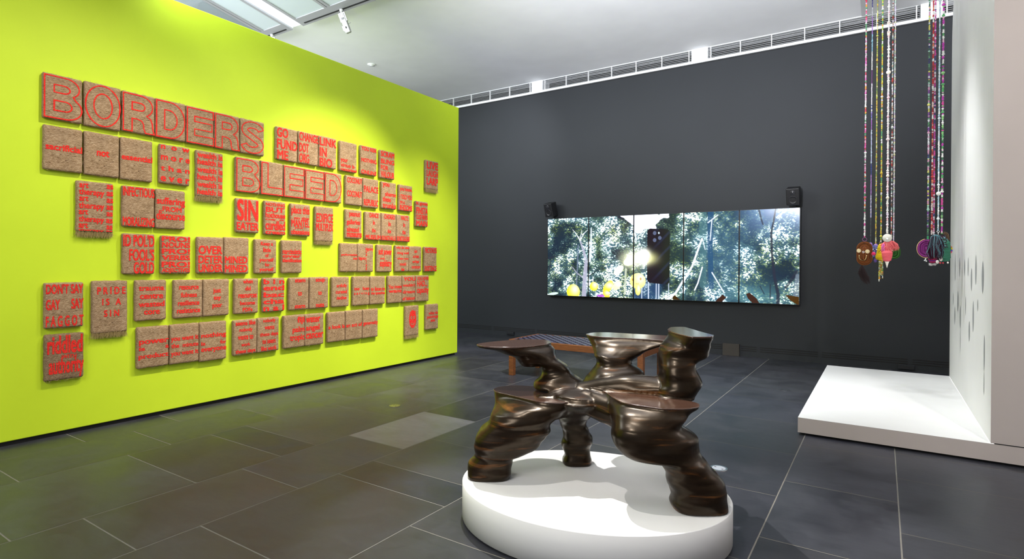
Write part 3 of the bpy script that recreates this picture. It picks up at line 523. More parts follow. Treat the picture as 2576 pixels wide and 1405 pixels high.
(5.751, 6.017, 0.829, 0.41, 0.04, 'face', 'shaggy-edged panel with a red blot of a smiling face', []),
(6.172, 6.441, 0.827, 0.46, 0, '', 'bottom-row coir panel with red words what do paintings see', [('what do', 0.2, 0.96, 0.28, 0.41), ('paintings', 0.06, 0.98, 0.44, 0.59), ('see', 0.35, 0.72, 0.61, 0.7)])]
def coir_panel(y0, y1, z1, z0, fr, kind, label, lines, seed):
    rnd = random.Random(seed); yc = (y0+y1)/2
    t = thing('lettered_coir_panel' if kind != 'face' else 'stencilled_coir_panel', (XW, yc, z0), label, 'wall panel', 'brown coir panels with red stencilled words on the green wall')
    # pad: rounded block, slightly uneven edges
    mb = MB(); ny, nz = 10, 12
    def ring(ins, x, jit):
        pts = []
        a, b, c, d = y0+ins, y1-ins, z0+ins, z1-ins; r = 0.012
        for cy_, cz_, s in ((b-r, d-r, 0), (a+r, d-r, 90), (a+r, c+r, 180), (b-r, c+r, 270)):
            for k in range(4): q = math.radians(s+k*30); pts.append([x, cy_+r*math.cos(q), cz_+r*math.sin(q)])
        out = []
        for i in range(len(pts)):
            p, q = pts[i], pts[(i+1) % len(pts)]; out.append(p); L = math.hypot(q[1]-p[1], q[2]-p[2])
            if L > 0.05:
                for k in range(1, 9): out.append([x, p[1]+(q[1]-p[1])*k/9, p[2]+(q[2]-p[2])*k/9])
        return [Vector((p[0], p[1]+jj[0]*jit, p[2]+jj[1]*jit)) for p, jj in zip(out, JIT)]
    JIT = [(rnd.gauss(0, .5), rnd.gauss(0, .5)) for _ in range(60)]
    mb.rings([ring(0.004, XW+0.001, .002), ring(0.0, XW+0.012, .002), ring(0.0, XF-0.016, .002), ring(0.003, XF-0.006, .0015), ring(0.010, XF-0.001, .001), ring(0.02, XF, 0.0)])
    mb.build('coir_pad', M['coir2'] if 'rough' in label else M['coir'], t, smooth=True)
    # stray strands around the edge
    mb = MB()
    for k in range(70 if 'rough' in label else 26):
        e = rnd.random(); x = XF-rnd.random()*0.02
        if e < .35: p = (rnd.uniform(y0, y1), z1)
        elif e < .65: p = (rnd.uniform(y0, y1), z0)
        elif e < .8: p = (y0, rnd.uniform(z0, z1))
        else: p = (y1, rnd.uniform(z0, z1))
        L = rnd.uniform(.012, .03)*(1.5 if 'rough' in label else 1); a = rnd.uniform(0, 6.3); b = a+rnd.uniform(-1.2, 1.2)
        cl = lambda q: min(max(q, y0-.001), y1+.001)
        mb.tube([(x, cl(p[0]-math.cos(a)*L*.5), p[1]-math.sin(a)*L*.5), (x+.004, p[0], p[1]), (x+.002, cl(p[0]+math.cos(b)*L*.5), p[1]+math.sin(b)*L*.5)], 0.0006, 4)
    for k in range(16):
        a = rnd.uniform(0, 6.3); L = rnd.uniform(.01, .03); p = (rnd.uniform(y0+.03, y1-.03), rnd.uniform(z0+.03, z1-.03)); b = a+rnd.uniform(-1, 1)
        mb.tube([(XF, p[0]-math.cos(a)*L, p[1]-math.sin(a)*L), (XF+.003, p[0], p[1]), (XF, p[0]+math.cos(b)*L, p[1]+math.sin(b)*L)], 0.0007, 4)
    o = mb.build('loose_strands', M['fibre'], t, kind='stuff')
    fx = lambda x, y: (XF+0.0018, y0+x*(y1-y0), z1-y*(z1-z0))
    mb = MB()
    if kind and kind != 'face':
        for poly in letter(kind): ribbon(mb, poly, fx, 0.0105)
    elif kind == 'face':
        # plain red blot with two eyes, nose and mouth left bare
        cx, cy, rx, ry = .52, .45, .27, .30; n = 40
        inside = lambda x, y: ((x-cx)/rx)**2+((y-cy)/ry)**2 < 1 and not any(((x-a)/ra)**2+((y-b_)/rb)**2 < 1 and ((x-a)/ra)**2+((y-b_)/rb)**2 > .18 for a, b_, ra, rb in ((.42, .40, .07, .055), (.62, .40, .07, .055))) \
            and not (((x-.52)/.16)**2+((y-.56)/.08)**2 < 1 and y > .585+.25*((x-.52))**2*0 and ((x-.52)/.16)**2+((y-.53)/.08)**2 > 1) and not (abs(x-.53) < .018 and .47 < y < .51)
        d = 1/70.
        for i in range(70):
            for j in range(90):
                x, y = i/70., j/90.
                if inside(x+.007, y+.0055) or (.30 < x < .74 and y < .24 and y > .15+.06*abs(math.sin(x*22)) and abs(x-.52) < .22):
                    q = [fx(x, y+1/90.), fx(x+d, y+1/90.), fx(x+d, y), fx(x, y)]; mb.add(q, [(0, 1, 2, 3)])
    for text, a, b, c, d in lines:
        v, f = glyphs(text); xs = [q[0] for q in v]; ys = [q[1] for q in v]; w = max(xs)-min(xs) or 1; h = max(ys)-min(ys) or 1
        mw = MB(); bw = .032/w*(b-a); bh = .022/h*(d-c)                 # stencil letters: the outline printed four times, slightly shifted, for weight
        for k, (ou, ov) in enumerate(((-1, -1), (1, -1), (-1, 1), (1, 1))):
            P = []
            for q in v:
                u = a+bw+(q[0]-min(xs))/w*(b-a-2*bw)+ou*bw; s = d-bh-(q[1]-min(ys))/h*(d-c-2*bh)+ov*bh; p = fx(min(u, .995), s); P.append((p[0]+k*.00012, p[1], p[2]))
            mw.add(P, f)
        mw.build('red_word', M['red'], t)
    if mb.v: mb.build('red_letter_outline' if kind != 'face' else 'red_blot', M['red'], t)
    if fr:
        mb = MB(); n = 1000
        for k in range(n):
            y = rnd.uniform(y0+.004, y1-.002); x = rnd.uniform(XW+.004, XF-.003); L = fr*rnd.uniform(.35, 1.15); dy = rnd.gauss(0, .008); dx = rnd.uniform(-.004, .012)
            mb.tube([(x, y, z0+.012), (x+dx*.5, y+dy*.6+rnd.gauss(0, .003), z0-L*.5), (x+dx, y+dy*1.4+rnd.gauss(0, .006), z0-L)], [.00055, .0005, .0003], 3)
        mb.build('loose_fringe', M['fringe'], t, kind='stuff')
for i, p in enumerate(PANELS): coir_panel(*p, i)
bpy.data.objects.remove(fob); bpy.data.curves.remove(fcu)

# ------------------------------------------------------------------ oval plinth and the carved table
def LW(lat, dep, z=0.0): return Vector((lat*R0.x+dep*F0.x, lat*R0.y+dep*F0.y, z))
PC = (-1.33, 2.835); PA = math.radians(13.0); PH = 0.20
def oval(s, z, n=96):
    return [Vector((PC[0]+.728*s*math.cos(a)*math.cos(PA)-.566*s*math.sin(a)*math.sin(PA), PC[1]+.728*s*math.cos(a)*math.sin(PA)+.566*s*math.sin(a)*math.cos(PA), z)) for a in [2*math.pi*k/n for k in range(n)]]
t = thing('display_plinth', (PC[0], PC[1], 0), 'low oval white plinth under the carved dark wooden table', 'plinth')
mb = MB(); mb.rings([oval(1.0, 0.012), oval(1.0, PH-0.003), oval(0.996, PH)], cap0=True, cap1=True); o = mb.build('drum', M['white'], t)
for p in o.data.polygons: p.use_smooth = len(p.vertices) == 4
mb = MB(); mb.rings([oval(0.975, 0.0), oval(0.975, 0.012)]); mb.build('shadow_foot', M['black'], t)

LIMBS = [
[(-0.123,3.227,0.195,0.119,0.1,3.2),(-0.122,3.227,0.236,0.125,0.105,3),(-0.111,3.227,0.281,0.123,0.105,2.6),(-0.086,3.227,0.318,0.116,0.105,2.6),(-0.035,3.218,0.362,0.171,0.12,2.6),(-0.011,3.208,0.42,0.197,0.14,2.6),(0.023,3.208,0.47,0.202,0.15,2.6),(0.048,3.218,0.508,0.18,0.16,2.6),(0.073,3.238,0.539,0.192,0.18,2.6),(0.099,3.258,0.57,0.208,0.19,2.6)],
[(0.404,3.457,0.2,0.088,0.09,3.2),(0.405,3.457,0.254,0.084,0.09,3),(0.401,3.457,0.302,0.083,0.088,2.6),(0.408,3.448,0.342,0.084,0.09,2.6),(0.403,3.438,0.381,0.082,0.09,2.6),(0.385,3.418,0.423,0.078,0.085,2.6),(0.376,3.398,0.465,0.084,0.085,2.6),(0.374,3.368,0.501,0.094,0.1,2.6),(0.378,3.328,0.542,0.105,0.12,2.6),(0.383,3.278,0.59,0.115,0.14,2.6),(0.39,3.218,0.639,0.118,0.15,2.6)],
[(0.942,2.827,0.2,0.134,0.115,3.2),(0.939,2.827,0.248,0.134,0.115,3),(0.937,2.827,0.287,0.134,0.115,3),(0.928,2.828,0.327,0.133,0.115,2.6),(0.91,2.828,0.363,0.125,0.115,2.6),(0.881,2.828,0.402,0.118,0.12,2.6),(0.86,2.838,0.431,0.121,0.13,2.6),(0.776,2.858,0.453,0.187,0.15,2.6),(0.745,2.868,0.478,0.207,0.16,2.6),(0.731,2.878,0.509,0.214,0.165,2.6),(0.722,2.878,0.542,0.215,0.165,2.6),(0.703,2.888,0.569,0.196,0.165,2.6),(0.681,2.898,0.594,0.168,0.17,2.6)],
[(0.872,3.098,0.681,0.122,0.12,2.6),(0.903,3.118,0.71,0.105,0.12,2.6),(0.926,3.129,0.756,0.11,0.13,2.6),(0.926,3.129,0.794,0.11,0.13,2.6),(0.924,3.139,0.827,0.104,0.13,2.6),(0.924,3.149,0.863,0.093,0.12,2.6),(0.935,3.159,0.883,0.099,0.12,2.6),(0.966,3.169,0.906,0.129,0.13,2.6),(0.973,3.179,0.936,0.136,0.14,2.6),(0.984,3.179,0.956,0.125,0.15,2.6),(0.999,3.189,0.975,0.115,0.155,2.6)],
[(0.627,3.378,0.709,0.19,0.15,2.6),(0.628,3.398,0.741,0.162,0.14,2.6),(0.634,3.419,0.764,0.151,0.14,2.6),(0.634,3.439,0.789,0.134,0.13,2.6),(0.627,3.459,0.812,0.108,0.12,2.6),(0.629,3.469,0.837,0.109,0.12,2.6),(0.638,3.479,0.863,0.128,0.12,2.6)],
[(0.316,3.418,0.67,0.174,0.14,2.6),(0.306,3.428,0.692,0.157,0.13,2.6),(0.297,3.438,0.707,0.135,0.12,2.6),(0.286,3.448,0.729,0.107,0.11,2.6),(0.278,3.458,0.751,0.096,0.105,2.6),(0.261,3.469,0.781,0.089,0.11,2.6),(0.213,3.479,0.806,0.104,0.12,2.6),(0.164,3.489,0.828,0.126,0.13,2.6)]]
TOPS = [
(0.65,[(-0.107,3.428),(-0.091,3.479),(-0.06,3.512),(0.029,3.548),(0.143,3.522),(0.26,3.461),(0.352,3.388),(0.387,3.32),(0.395,3.246),(0.375,3.182),(0.345,3.146),(0.306,3.118),(0.252,3.108),(0.163,3.123),(0.075,3.2),(-0.018,3.295),(-0.084,3.358)]),
(0.7,[(0.478,3.328),(0.5,3.37),(0.547,3.388),(0.611,3.377),(0.669,3.34),(0.772,3.223),(0.855,3.071),(0.906,2.974),(0.944,2.937),(0.961,2.893),(0.952,2.855),(0.931,2.825),(0.85,2.789),(0.76,2.791),(0.679,2.833),(0.583,2.906),(0.546,3.019),(0.528,3.141),(0.494,3.244)]),
(0.92,[(-0.211,3.439),(-0.19,3.498),(-0.144,3.551),(-0.022,3.644),(0.084,3.698),(0.19,3.687),(0.23,3.657),(0.248,3.604),(0.245,3.534),(0.198,3.453),(0.096,3.365),(-0.001,3.333),(-0.097,3.342),(-0.176,3.379)]),
(0.96,[(0.482,3.652),(0.504,3.708),(0.555,3.76),(0.654,3.766),(0.787,3.7),(0.918,3.648),(0.997,3.606),(1.048,3.556),(1.035,3.466),(0.996,3.379),(0.933,3.372),(0.86,3.416),(0.737,3.465),(0.61,3.512),(0.517,3.565)]),
(1.03,[(0.922,3.338),(0.95,3.411),(0.981,3.466),(1.058,3.483),(1.073,3.386),(1.079,3.272),(1.088,3.172),(1.098,3.085),(1.089,3.046),(1.06,3.012),(1.008,2.997),(0.953,3.007),(0.933,3.07),(0.918,3.156),(0.913,3.255)])]
def table():
    root = thing('carved_table', LW(0.42, 3.1, PH), 'dark glossy carved wooden table with five separate tops standing on the oval white plinth', 'table')
    mb = MB(); rnd = random.Random(11)
    def sring(lat, dep, z, rl, rd, n, N_=40, tw=0.0):
        out = []
        for k in range(N_):
            a = 2*math.pi*k/N_; c, s = math.cos(a), math.sin(a); u = abs(c)**(2/n)*(1 if c >= 0 else -1)*rl; v = abs(s)**(2/n)*(1 if s >= 0 else -1)*rd
            out.append(LW(lat+u*math.cos(tw)-v*math.sin(tw), dep+u*math.sin(tw)+v*math.cos(tw), z))
        return out
    def limb(sl, wob=0.012):
        rr = []; m_ = []
        for i in range(len(sl)-1):                       # smooth in-between slices
            for k in range(3):
                f = k/3; p0 = sl[max(i-1, 0)]; p1 = sl[i]; p2 = sl[i+1]; p3 = sl[min(i+2, len(sl)-1)]
                m_.append([0.5*((2*b)+(c-a)*f+(2*a-5*b+4*c-d)*f*f+(3*b-a-3*c+d)*f**3) for a, b, c, d in zip(p0, p1, p2, p3)])
        m_.append(list(sl[-1]))
        for q in m_:
            w = 1+wob*math.sin(q[2]*95+q[0]*7)
            rr.append(sring(q[0], q[1], q[2], max(q[3], .03), max(q[4]*w, .03), q[5]))
        mb.rings(rr)
    for s in LIMBS: limb(s)
    # hub and the saddle that ties the tall columns to it
    limb([(.41, 3.26, .595, .10, .12, 2.2), (.42, 3.26, .62, .16, .16, 2.2), (.42, 3.28, .65, .19, .18, 2.2), (.42, 3.30, .672, .17, .16, 2.2), (.42, 3.31, .685, .10, .10, 2.2)], 0)
    def bar(a, b, r0, r1, up=0.0):
        pts = []; rs = []
        for k in range(13):
            f = k/12; p = LW(a[0]+(b[0]-a[0])*f, a[1]+(b[1]-a[1])*f, a[2]+(b[2]-a[2])*f+up*math.sin(math.pi*f)); pts.append(p); rs.append(r0+(r1-r0)*f)
        mb.tube(pts, rs, 24)
    bar((.40, 3.31, .635), (.93, 3.13, .705), .085, .098, .010)      # saddle under the two tall columns
    bar((.42, 3.24, .630), (.68, 2.97, .575), .070, .095)            # out under the right-hand top
    bar((.42, 3.26, .630), (.17, 3.25, .575), .070, .085)            # and to the left-hand one
    # flared undersides of the tops
    def resample(o, n=64):
        P = [Vector(p) for p in o]; m = len(P); out = []
        for i in range(m):
            p0, p1, p2, p3 = P[i-1], P[i], P[(i+1) % m], P[(i+2) % m]
            for k in range(4):
                f = k/4; out.append(0.5*((2*p1)+(p2-p0)*f+(2*p0-5*p1+4*p2-p3)*f*f+(3*p1-p0-3*p2+p3)*f**3))
        return out
    # every top flares down into the last slice of the limb that carries it
    CARRY = [(0, 2.0), (2, 2.8), (5, 3.0), (4, 2.0), (3, 1.0)]; tops = []
    for (z, o), (li, pw) in zip(TOPS, CARRY):
        P = resample(o); c = sum(P, Vector((0, 0)))/len(P); q = LIMBS[li][-1]; zl = q[2]-.012; rr = []; m_ = 12
        def on_slice(p):
            d = p-c; a = math.atan2(d.y/q[4], d.x/q[3]); cs, sn = math.cos(a), math.sin(a); e = 2/q[5]
            return Vector((q[0]+abs(cs)**e*(1 if cs >= 0 else -1)*q[3], q[1]+abs(sn)**e*(1 if sn >= 0 else -1)*q[4]))
        S_ = [on_slice(p) for p in P]; za = z-.016; c2 = Vector((q[0], q[1]))
        rr.append([LW(*c2.lerp(s_, .8), zl-.03) for s_ in S_]); rr.append([LW(*c2.lerp(s_, .95), zl-.008) for s_ in S_])
        for k in range(m_+1):
            f = 1-k/m_; w = 1-(1-f)**pw if pw > 1 else f; w = w*(1-.25*(1-f))
            rr.append([LW(*((c+(p-c)*.985).lerp(s_, w)), za+(zl-za)*f) for p, s_ in zip(P, S_)])
        rr.append([LW(*(c+(p-c)*0.995), z-.006) for p in P]); rr.append([LW(*(c+(p-c)*0.985), z-.002) for p in P]); mb.rings(rr); tops.append((z, P, c))
    o = mb.build('tmp', M['woodbody'])
    r = o.modifiers.new('r', 'REMESH'); r.mode = 'VOXEL'; r.voxel_size = 0.0068; r.use_smooth_shade = True
    s = o.modifiers.new('s', 'SMOOTH'); s.factor = 0.5; s.iterations = 6
    bpy.context.view_layer.update(); ev = o.evaluated_get(bpy.context.evaluated_depsgraph_get()); me = bpy.data.meshes.new_from_object(ev)
    bpy.data.objects.remove(o)
    # carved, gently rippled surface
    n = len(me.vertices); co = np.empty(n*3); me.vertices.foreach_get('co', co); co = co.reshape(-1, 3); no = np.empty(n*3); me.vertex_normals.foreach_get('vector', no); no = no.reshape(-1, 3)
    zt = [(z, min(p.x for p in P)-.03, max(p.x for p in P)+.03, min(p.y for p in P)-.03, max(p.y for p in P)+.03) for z, P, _ in tops]
    for i in range(n):
        x, y, z = co[i]; k = 1.0
        la, de = x*R0.x+y*R0.y, x*F0.x+y*F0.y
        for q, a0, a1, b0, b1 in zt:
            if a0 < la < a1 and b0 < de < b1 and -.05 < z-q < .01: k *= min(1, max(0, (q-z-.018)/.03))
        if z < PH+.03: k *= max(0, (z-PH)/.03)
        d = noise.noise(Vector((x*4.5, y*4.5, z*14)))*.017+noise.noise(Vector((x*7+3, y*7, z*28)))*.0055
        co[i] += no[i]*d*k
        if co[i][2] < PH+.0005: co[i][2] = PH+.0005
    me.vertices.foreach_set('co', co.ravel()); me.update()
    me.transform(Matrix.Translation(-Vector(root.location)))
    for p in me.polygons: p.use_smooth = True
    me.materials.clear(); me.materials.append(M['woodbody']); b = bpy.data.objects.new('carved_body', me); COL.objects.link(b); b.parent = root
    for z, P, c in tops:
        mb2 = MB(); mb2.rings([[LW(*(c+(p-c)*.985), z-.010) for p in P], [LW(*p, z-.004) for p in P], [LW(*p, z-.0015) for p in P], [LW(*(c+(p-c)*.994), z) for p in P]])
        q = mb2.build('table_top', M['woodtop'], root)
        for f in q.data.polygons: f.use_smooth = len(f.vertices) == 4
table()

# ------------------------------------------------------------------ woven bench
t = thing('woven_bench', (-3.1, 6.38, 0), 'low orange-brown timber bench with a dark woven seat behind the carved table', 'bench')
bx0, bx1, by0, by1, bz = -3.99, -2.21, 6.035, 6.76, 0.459
mb = MB(); mb.box(bx0, bx1, by0, by0+.045, bz-.075, bz); mb.box(bx0, bx1, by1-.045, by1, bz-.075, bz); mb.box(bx0, bx0+.045, by0+.045, by1-.045, bz-.075, bz); mb.box(bx1-.045, bx1, by0+.045, by1-.045, bz-.075, bz); mb.build('seat_frame', M['oak'], t, bevel=.003)
for x in (bx0, bx1-.065):
    for y in (by0, by1-.065): mb = MB(); mb.box(x, x+.065, y, y+.065, 0, bz-.075); mb.build('leg', M['oak'], t, bevel=.003)
mb = MB(); nx, ny = 30, 12; dx = (bx1-bx0-.09)/nx; dy = (by1-by0-.09)/ny
for i in range(nx):
    pts = []
    for k in range(ny*2+1): pts.append((by0+.045+k*dy/2, bz+.001+.006*math.sin(math.pi*(k/1.0*.5*2/2+i))))
    x0 = bx0+.045+i*dx+.004; x1 = x0+dx-.008
    for (ya, za), (yb, zb) in zip(pts[:-1], pts[1:]): mb.add([(x0, ya, za), (x1, ya, za), (x1, yb, zb), (x0, yb, zb)], [(0, 1, 2, 3)])
for j in range(ny):
    y0 = by0+.045+j*dy+.004; y1 = y0+dy-.008; pts = [(bx0+.045+k*dx/2, bz+.001-.006*math.sin(math.pi*(k*.5+j))) for k in range(nx*2+1)]
    for (xa, za), (xb, zb) in zip(pts[:-1], pts[1:]): mb.add([(xa, y0, za), (xb, y0, zb), (xb, y1, zb), (xa, y1, za)], [(0, 1, 2, 3)])
mb.build('woven_seat', M['weave'], t, smooth=False)

# ------------------------------------------------------------------ white platform with its upright
PX0, PX1, PY0, PY1, PZ0, PZ1 = -0.583, 0.66, 5.28, 8.32, 0.022, 0.146
t = thing('display_platform', (0.4, 6.6, 0), 'white display platform with a tall upright on the right, warm grey on its front edges', 'platform')
mb = MB(); mb.mi = 0; mb.add([(PX0, PY0, PZ1), (1.9, PY0, PZ1), (1.9, PY1, PZ1), (PX0, PY1, PZ1)], [(0, 1, 2, 3)])
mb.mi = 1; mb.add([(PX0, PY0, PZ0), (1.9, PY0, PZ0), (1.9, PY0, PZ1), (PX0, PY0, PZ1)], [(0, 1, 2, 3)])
mb.mi = 0; mb.add([(PX0, PY1, PZ0), (1.9, PY1, PZ0), (1.9, PY1, PZ1), (PX0, PY1, PZ1)], [(3, 2, 1, 0)]); mb.add([(PX0, PY0, PZ0), (PX0, PY0, PZ1), (PX0, PY1, PZ1), (PX0, PY1, PZ0)], [(0, 1, 2, 3)]); mb.add([(PX0, PY0, PZ0), (PX0, PY1, PZ0), (1.9, PY1, PZ0), (1.9, PY0, PZ0)], [(0, 1, 2, 3)])
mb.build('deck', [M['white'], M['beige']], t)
mb = MB(); mb.box(PX0+.06, 1.9, PY0+.05, PY1-.05, 0, PZ0); mb.build('recessed_base', M['black'], t)
# upright: white inside face with a coved foot and a rounded far top corner, warm grey front
mb = MB(); H = 4.9; yf = PY1-.05
prof = [(PY0+.004, PZ1+.003), (PY0+.004, H)]+[(yf-1.0+1.0*math.cos(a), H-.9+.9*math.sin(a)) for a in [math.pi/2*k/10 for k in range(10, -1, -1)]]+[(yf, PZ1+.003)]
n = len(prof); mb.mi = 0
mb.add([(PX1, y, z) for y, z in prof], [tuple(range(n))[::-1]])
mb.mi = 0; mb.add([(PX1, y, z) for y, z in prof]+[(1.9, y, z) for y, z in prof], [(i, i+1, n+i+1, n+i) for i in range(2, n-1)]+[(1, 2, n+2, n+1)])
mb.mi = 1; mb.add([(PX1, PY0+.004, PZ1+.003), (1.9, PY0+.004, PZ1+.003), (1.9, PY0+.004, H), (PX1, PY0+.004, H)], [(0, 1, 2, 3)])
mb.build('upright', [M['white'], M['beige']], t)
# painted grey dabs and hairlines on the white face
DABM = mat('grey_wash', (0.30, 0.31, 0.32), .7)
for yy, za, zb, w in [(7.737,1.564,1.261,.05),(7.301,1.516,1.314,.06),(6.895,1.492,1.323,.06),(6.634,1.505,1.329,.055),(6.395,1.408,1.202,.08),(6.117,1.518,1.262,.075),(5.727,1.462,1.204,.10),(7.907,1.134,.997,.04),(7.444,1.17,.955,.09),(6.794,1.139,.958,.04),(7.73,.995,.792,.08),(7.222,1.031,.797,.09),(5.991,1.15,1.05,.035),(6.263,1.124,.851,.07),(6.517,.929,.743,.085),(5.618,.897,.612,.05),(5.615,.611,.426,.02),(7.205,.797,.55,.015)]:
    mb = MB(); n = 12; L = []; Rr = []
    for k in range(n+1):
        f = k/n; h = w*math.sin(math.pi*f)**.7+.0015; L.append((PX1-.0015, yy-h*.5, zb+(za-zb)*f)); Rr.append((PX1-.0015, yy+h*.5, zb+(za-zb)*f))
    mb.add(L+Rr, [(k, n+1+k, n+2+k, k+1) for k in range(n)]); mb.build('grey_dab', DABM, t)
rnd = random.Random(3); HAIRM = mat('grey_hairline', (0.58, 0.59, 0.60), .7)
for k in range(30):
    mb = MB(); yy = PY0+.25+(yf-PY0-.35)*(k+rnd.uniform(-.3, .3))/30; zb = rnd.uniform(1.2, 2.0)
    mb.add([(PX1-.001, yy-.0009, zb), (PX1-.001, yy+.0009, zb), (PX1-.001, yy+.0009, 3.4), (PX1-.001, yy-.0009, 3.4)], [(3, 2, 1, 0)]); mb.build('hairline', HAIRM, t)
mb = MB(); mb.box(PX1+.02, 1.9, PY0-.001, PY0+.01, PZ1+.0005, PZ1+.006); mb.build('joint_line', M['black'], t)

# ------------------------------------------------------------------ five screens
SX = [-5.302, -4.447, -3.592, -2.733, -1.868, -1.014]; SZ0, SZ1, SY = 0.843, 2.288, 9.32
def picture(W=700, H=256):
    rs = np.random.RandomState(5)
    V, Uu = np.meshgrid(np.linspace(0, 1, H), np.linspace(0, 5, W), indexing='ij')
    def vn(fx, fy, seed):
        r = np.random.RandomState(seed); g = r.rand(int(fy)+3, int(fx*5)+3); x = Uu*fx; y = V*fy; x0 = x.astype(int); y0 = y.astype(int); a = x-x0; b = y-y0; a = a*a*(3-2*a); b = b*b*(3-2*b)
        return (g[y0, x0]*(1-a)+g[y0, x0+1]*a)*(1-b)+(g[y0+1, x0]*(1-a)+g[y0+1, x0+1]*a)*b
    big = .6*vn(4, 6, 4)+.4*vn(9, 14, 5)
    lum = .47+(big-.5)*2.3
    def blob(u, v, ru, rv): return np.exp(-(((Uu-u)/ru)**2+((V-v)/rv)**2))
    lum -= .40*blob(.30, .35, .45, .28)+.3*blob(.2, .85, .3, .12)+.35*blob(1.55, .45, .3, .08)+.3*blob(1.8, .2, .15, .1)+.40*blob(4.6, .6, .40, .32)+.3*blob(4.55, .8, .35, .12)+.25*blob(3.75, .6, .25, .3)+.3*blob(2.85, .35, .25, .25)
    lum += .34*blob(1.35, .35, .5, .25)+.32*blob(.45, .68, .45, .07)+.4*blob(2.05, .5, .4, .3)+.25*blob(3.4, .92, .6, .1)+.2*blob(1.6, .92, .4, .1)+.15*blob(2.85, .75, .2, .15)
    hue = vn(5, 7, 9)
    def colour(l, h):
        d = np.array([.010+.02*h, .022+.03*h, .040+.02*(1-h)]); m_ = np.array([.09+.16*h, .20+.14*h, .22-.12*h]); t_ = np.array([1.5+.3*h, 1.9, 2.1-.7*h])
        return d+(m_-d)*l*2 if l < .5 else m_+(t_-m_)*((l-.5)*2)**1.5
    img = np.zeros((H, W, 3)); bl = np.clip(lum*.55, .02, .5)
    for c_ in range(3): img[..., c_] = (np.array([.012, .03, .05])+bl[..., None]*np.array([.16, .30, .36]))[..., c_]
    rl = np.random.RandomState(8); NL = 15000; uu = rl.rand(NL)*W; vv = rl.rand(NL)*H; dep = np.sort(rl.rand(NL))
    for k in range(NL):
        x0, y0 = uu[k], vv[k]; xi, yi = int(x0), int(y0); l0 = lum[yi, xi]; l_ = l0+rl.randn()*.21+(.10 if dep[k] > .6 else -.06)
        a, b_ = rl.uniform(1.6, 4.2), rl.uniform(.7, 1.7); an = rl.uniform(-1.1, .9); r = 5; xa, xb, ya, yb = max(0, xi-r), min(W, xi+r+1), max(0, yi-r), min(H, yi+r+1)
        gx, gy = np.meshgrid(np.arange(xa, xb)-x0, np.arange(ya, yb)-y0); ca, sa = math.cos(an), math.sin(an)
        m_ = np.clip((1-np.hypot((gx*ca+gy*sa)/a, (-gx*sa+gy*ca)/b_))*2.2, 0, 1)[..., None]*.9
        img[ya:yb, xa:xb] = img[ya:yb, xa:xb]*(1-m_)+colour(min(max(l_, 0), 1), hue[yi, xi])*m_
    teal = np.array([.10, .22, .33]); blue = np.array([.16, .25, .42])
    def mixin(mask, col, k=1.0):
        nonlocal img; img = img*(1-mask[..., None]*k)+np.array(col)*mask[..., None]*k
    mixin(np.clip(blob(3.75, .45, .55, .6), 0, 1), teal, .45); mixin(np.clip((1-V*2.6)*(Uu > 3.9), 0, 1)*np.clip((Uu-3.9)*2, 0, 1), blue*1.7, .62); mixin(np.clip(blob(4.3, .92, .5, .12), 0, 1), [.14, .33, .38], .5)
    # sky
    edge = .20+.05*(vn(14, 3, 12)-.5)*3
    sky = ((V < edge) & (Uu > 2.0) & (Uu < 2.62+.3*(vn(10, 24, 13)-.5)-V*.6)) | ((Uu > 1.72+V*2.2+.12*(vn(12, 30, 14)-.5)) & (Uu <= 2.0) & (V < .12))
    mixin(sky.astype(float), [1.15, 1.2, 1.4])
    def line(p, w0, w1, col, k=1.0):
        P = np.array(p); m = np.zeros_like(V)
        for i in range(len(P)-1):
            a, b = P[i], P[i+1]; d = b-a; asp = 1.69
            t_ = np.clip(((Uu-a[0])*d[0]+(V-a[1])*asp*d[1]*asp)/(d[0]**2+(d[1]*asp)**2+1e-9), 0, 1); dist = np.hypot(Uu-a[0]-t_*d[0], (V-a[1]-t_*d[1])*asp)
            w = w0+(w1-w0)*((i+t_)/(len(P)-1)); m = np.maximum(m, np.clip((w-dist)/.008+.5, 0, 1))
        mixin(m, col, k)
    bark = [.42, .42, .52]; dk = [.03, .035, .06]; wh = [.85, .9, .95]
    line([(.90, 1.02), (.93, .68), (.95, .55), (.89, .43), (.80, .29)], .055, .016, bark, .9); line([(.93, .78), (.82, .74), (.72, .70), (.62, .63)], .018, .008, bark, .8)
    line([(.80, .29), (.70, .2), (.62, .15)], .012, .005, wh, .8); line([(.80, .29), (.90, .2), (.98, .16)], .012, .005, wh, .8); line([(.8, .29), (.84, .16)], .01, .005, wh, .8); line([(.72, .9), (.74, .65), (.76, .35)], .012, .012, [.2, .24, .34], .8); line([(.03, .72), (.08, .55)], .012, .01, dk, .8); line([(0, .52), (.2, .49), (.33, .48)], .012, .01, dk, .9)
    line([(1.02, .55), (1.05, .35), (1.05, .15)], .03, .015, [.7, .75, .8], .8); line([(1.0, .75), (1.17, .68), (1.35, .65)], .012, .006, dk, .8); line([(1.1, .92), (1.1, .75)], .01, .01, wh, .7); line([(1.82, .95), (1.84, .65)], .022, .022, [.55, .6, .5], .8)
    # lower part of the middle screen
    mixin(np.clip((V-.72)*12, 0, 1)*np.clip((.62-(Uu-2))*10, 0, 1)*(Uu > 2.0), [.03, .09, .2], .75)
    for u, w in ((2.17, .01), (2.31, .012), (2.47, .01), (2.52, .012), (2.72, .008)): line([(u, .70), (u, 1.0)], w, w, [.6, .68, .8], .8)
    # trunks and roots of the fourth screen
    line([(3.50, -.02), (3.49, .4), (3.52, .84)], .055, .045, [.03, .10, .20], .85); line([(3.35, -.02), (3.36, .3), (3.36, .82)], .07, .06, [.10, .22, .24], .55)
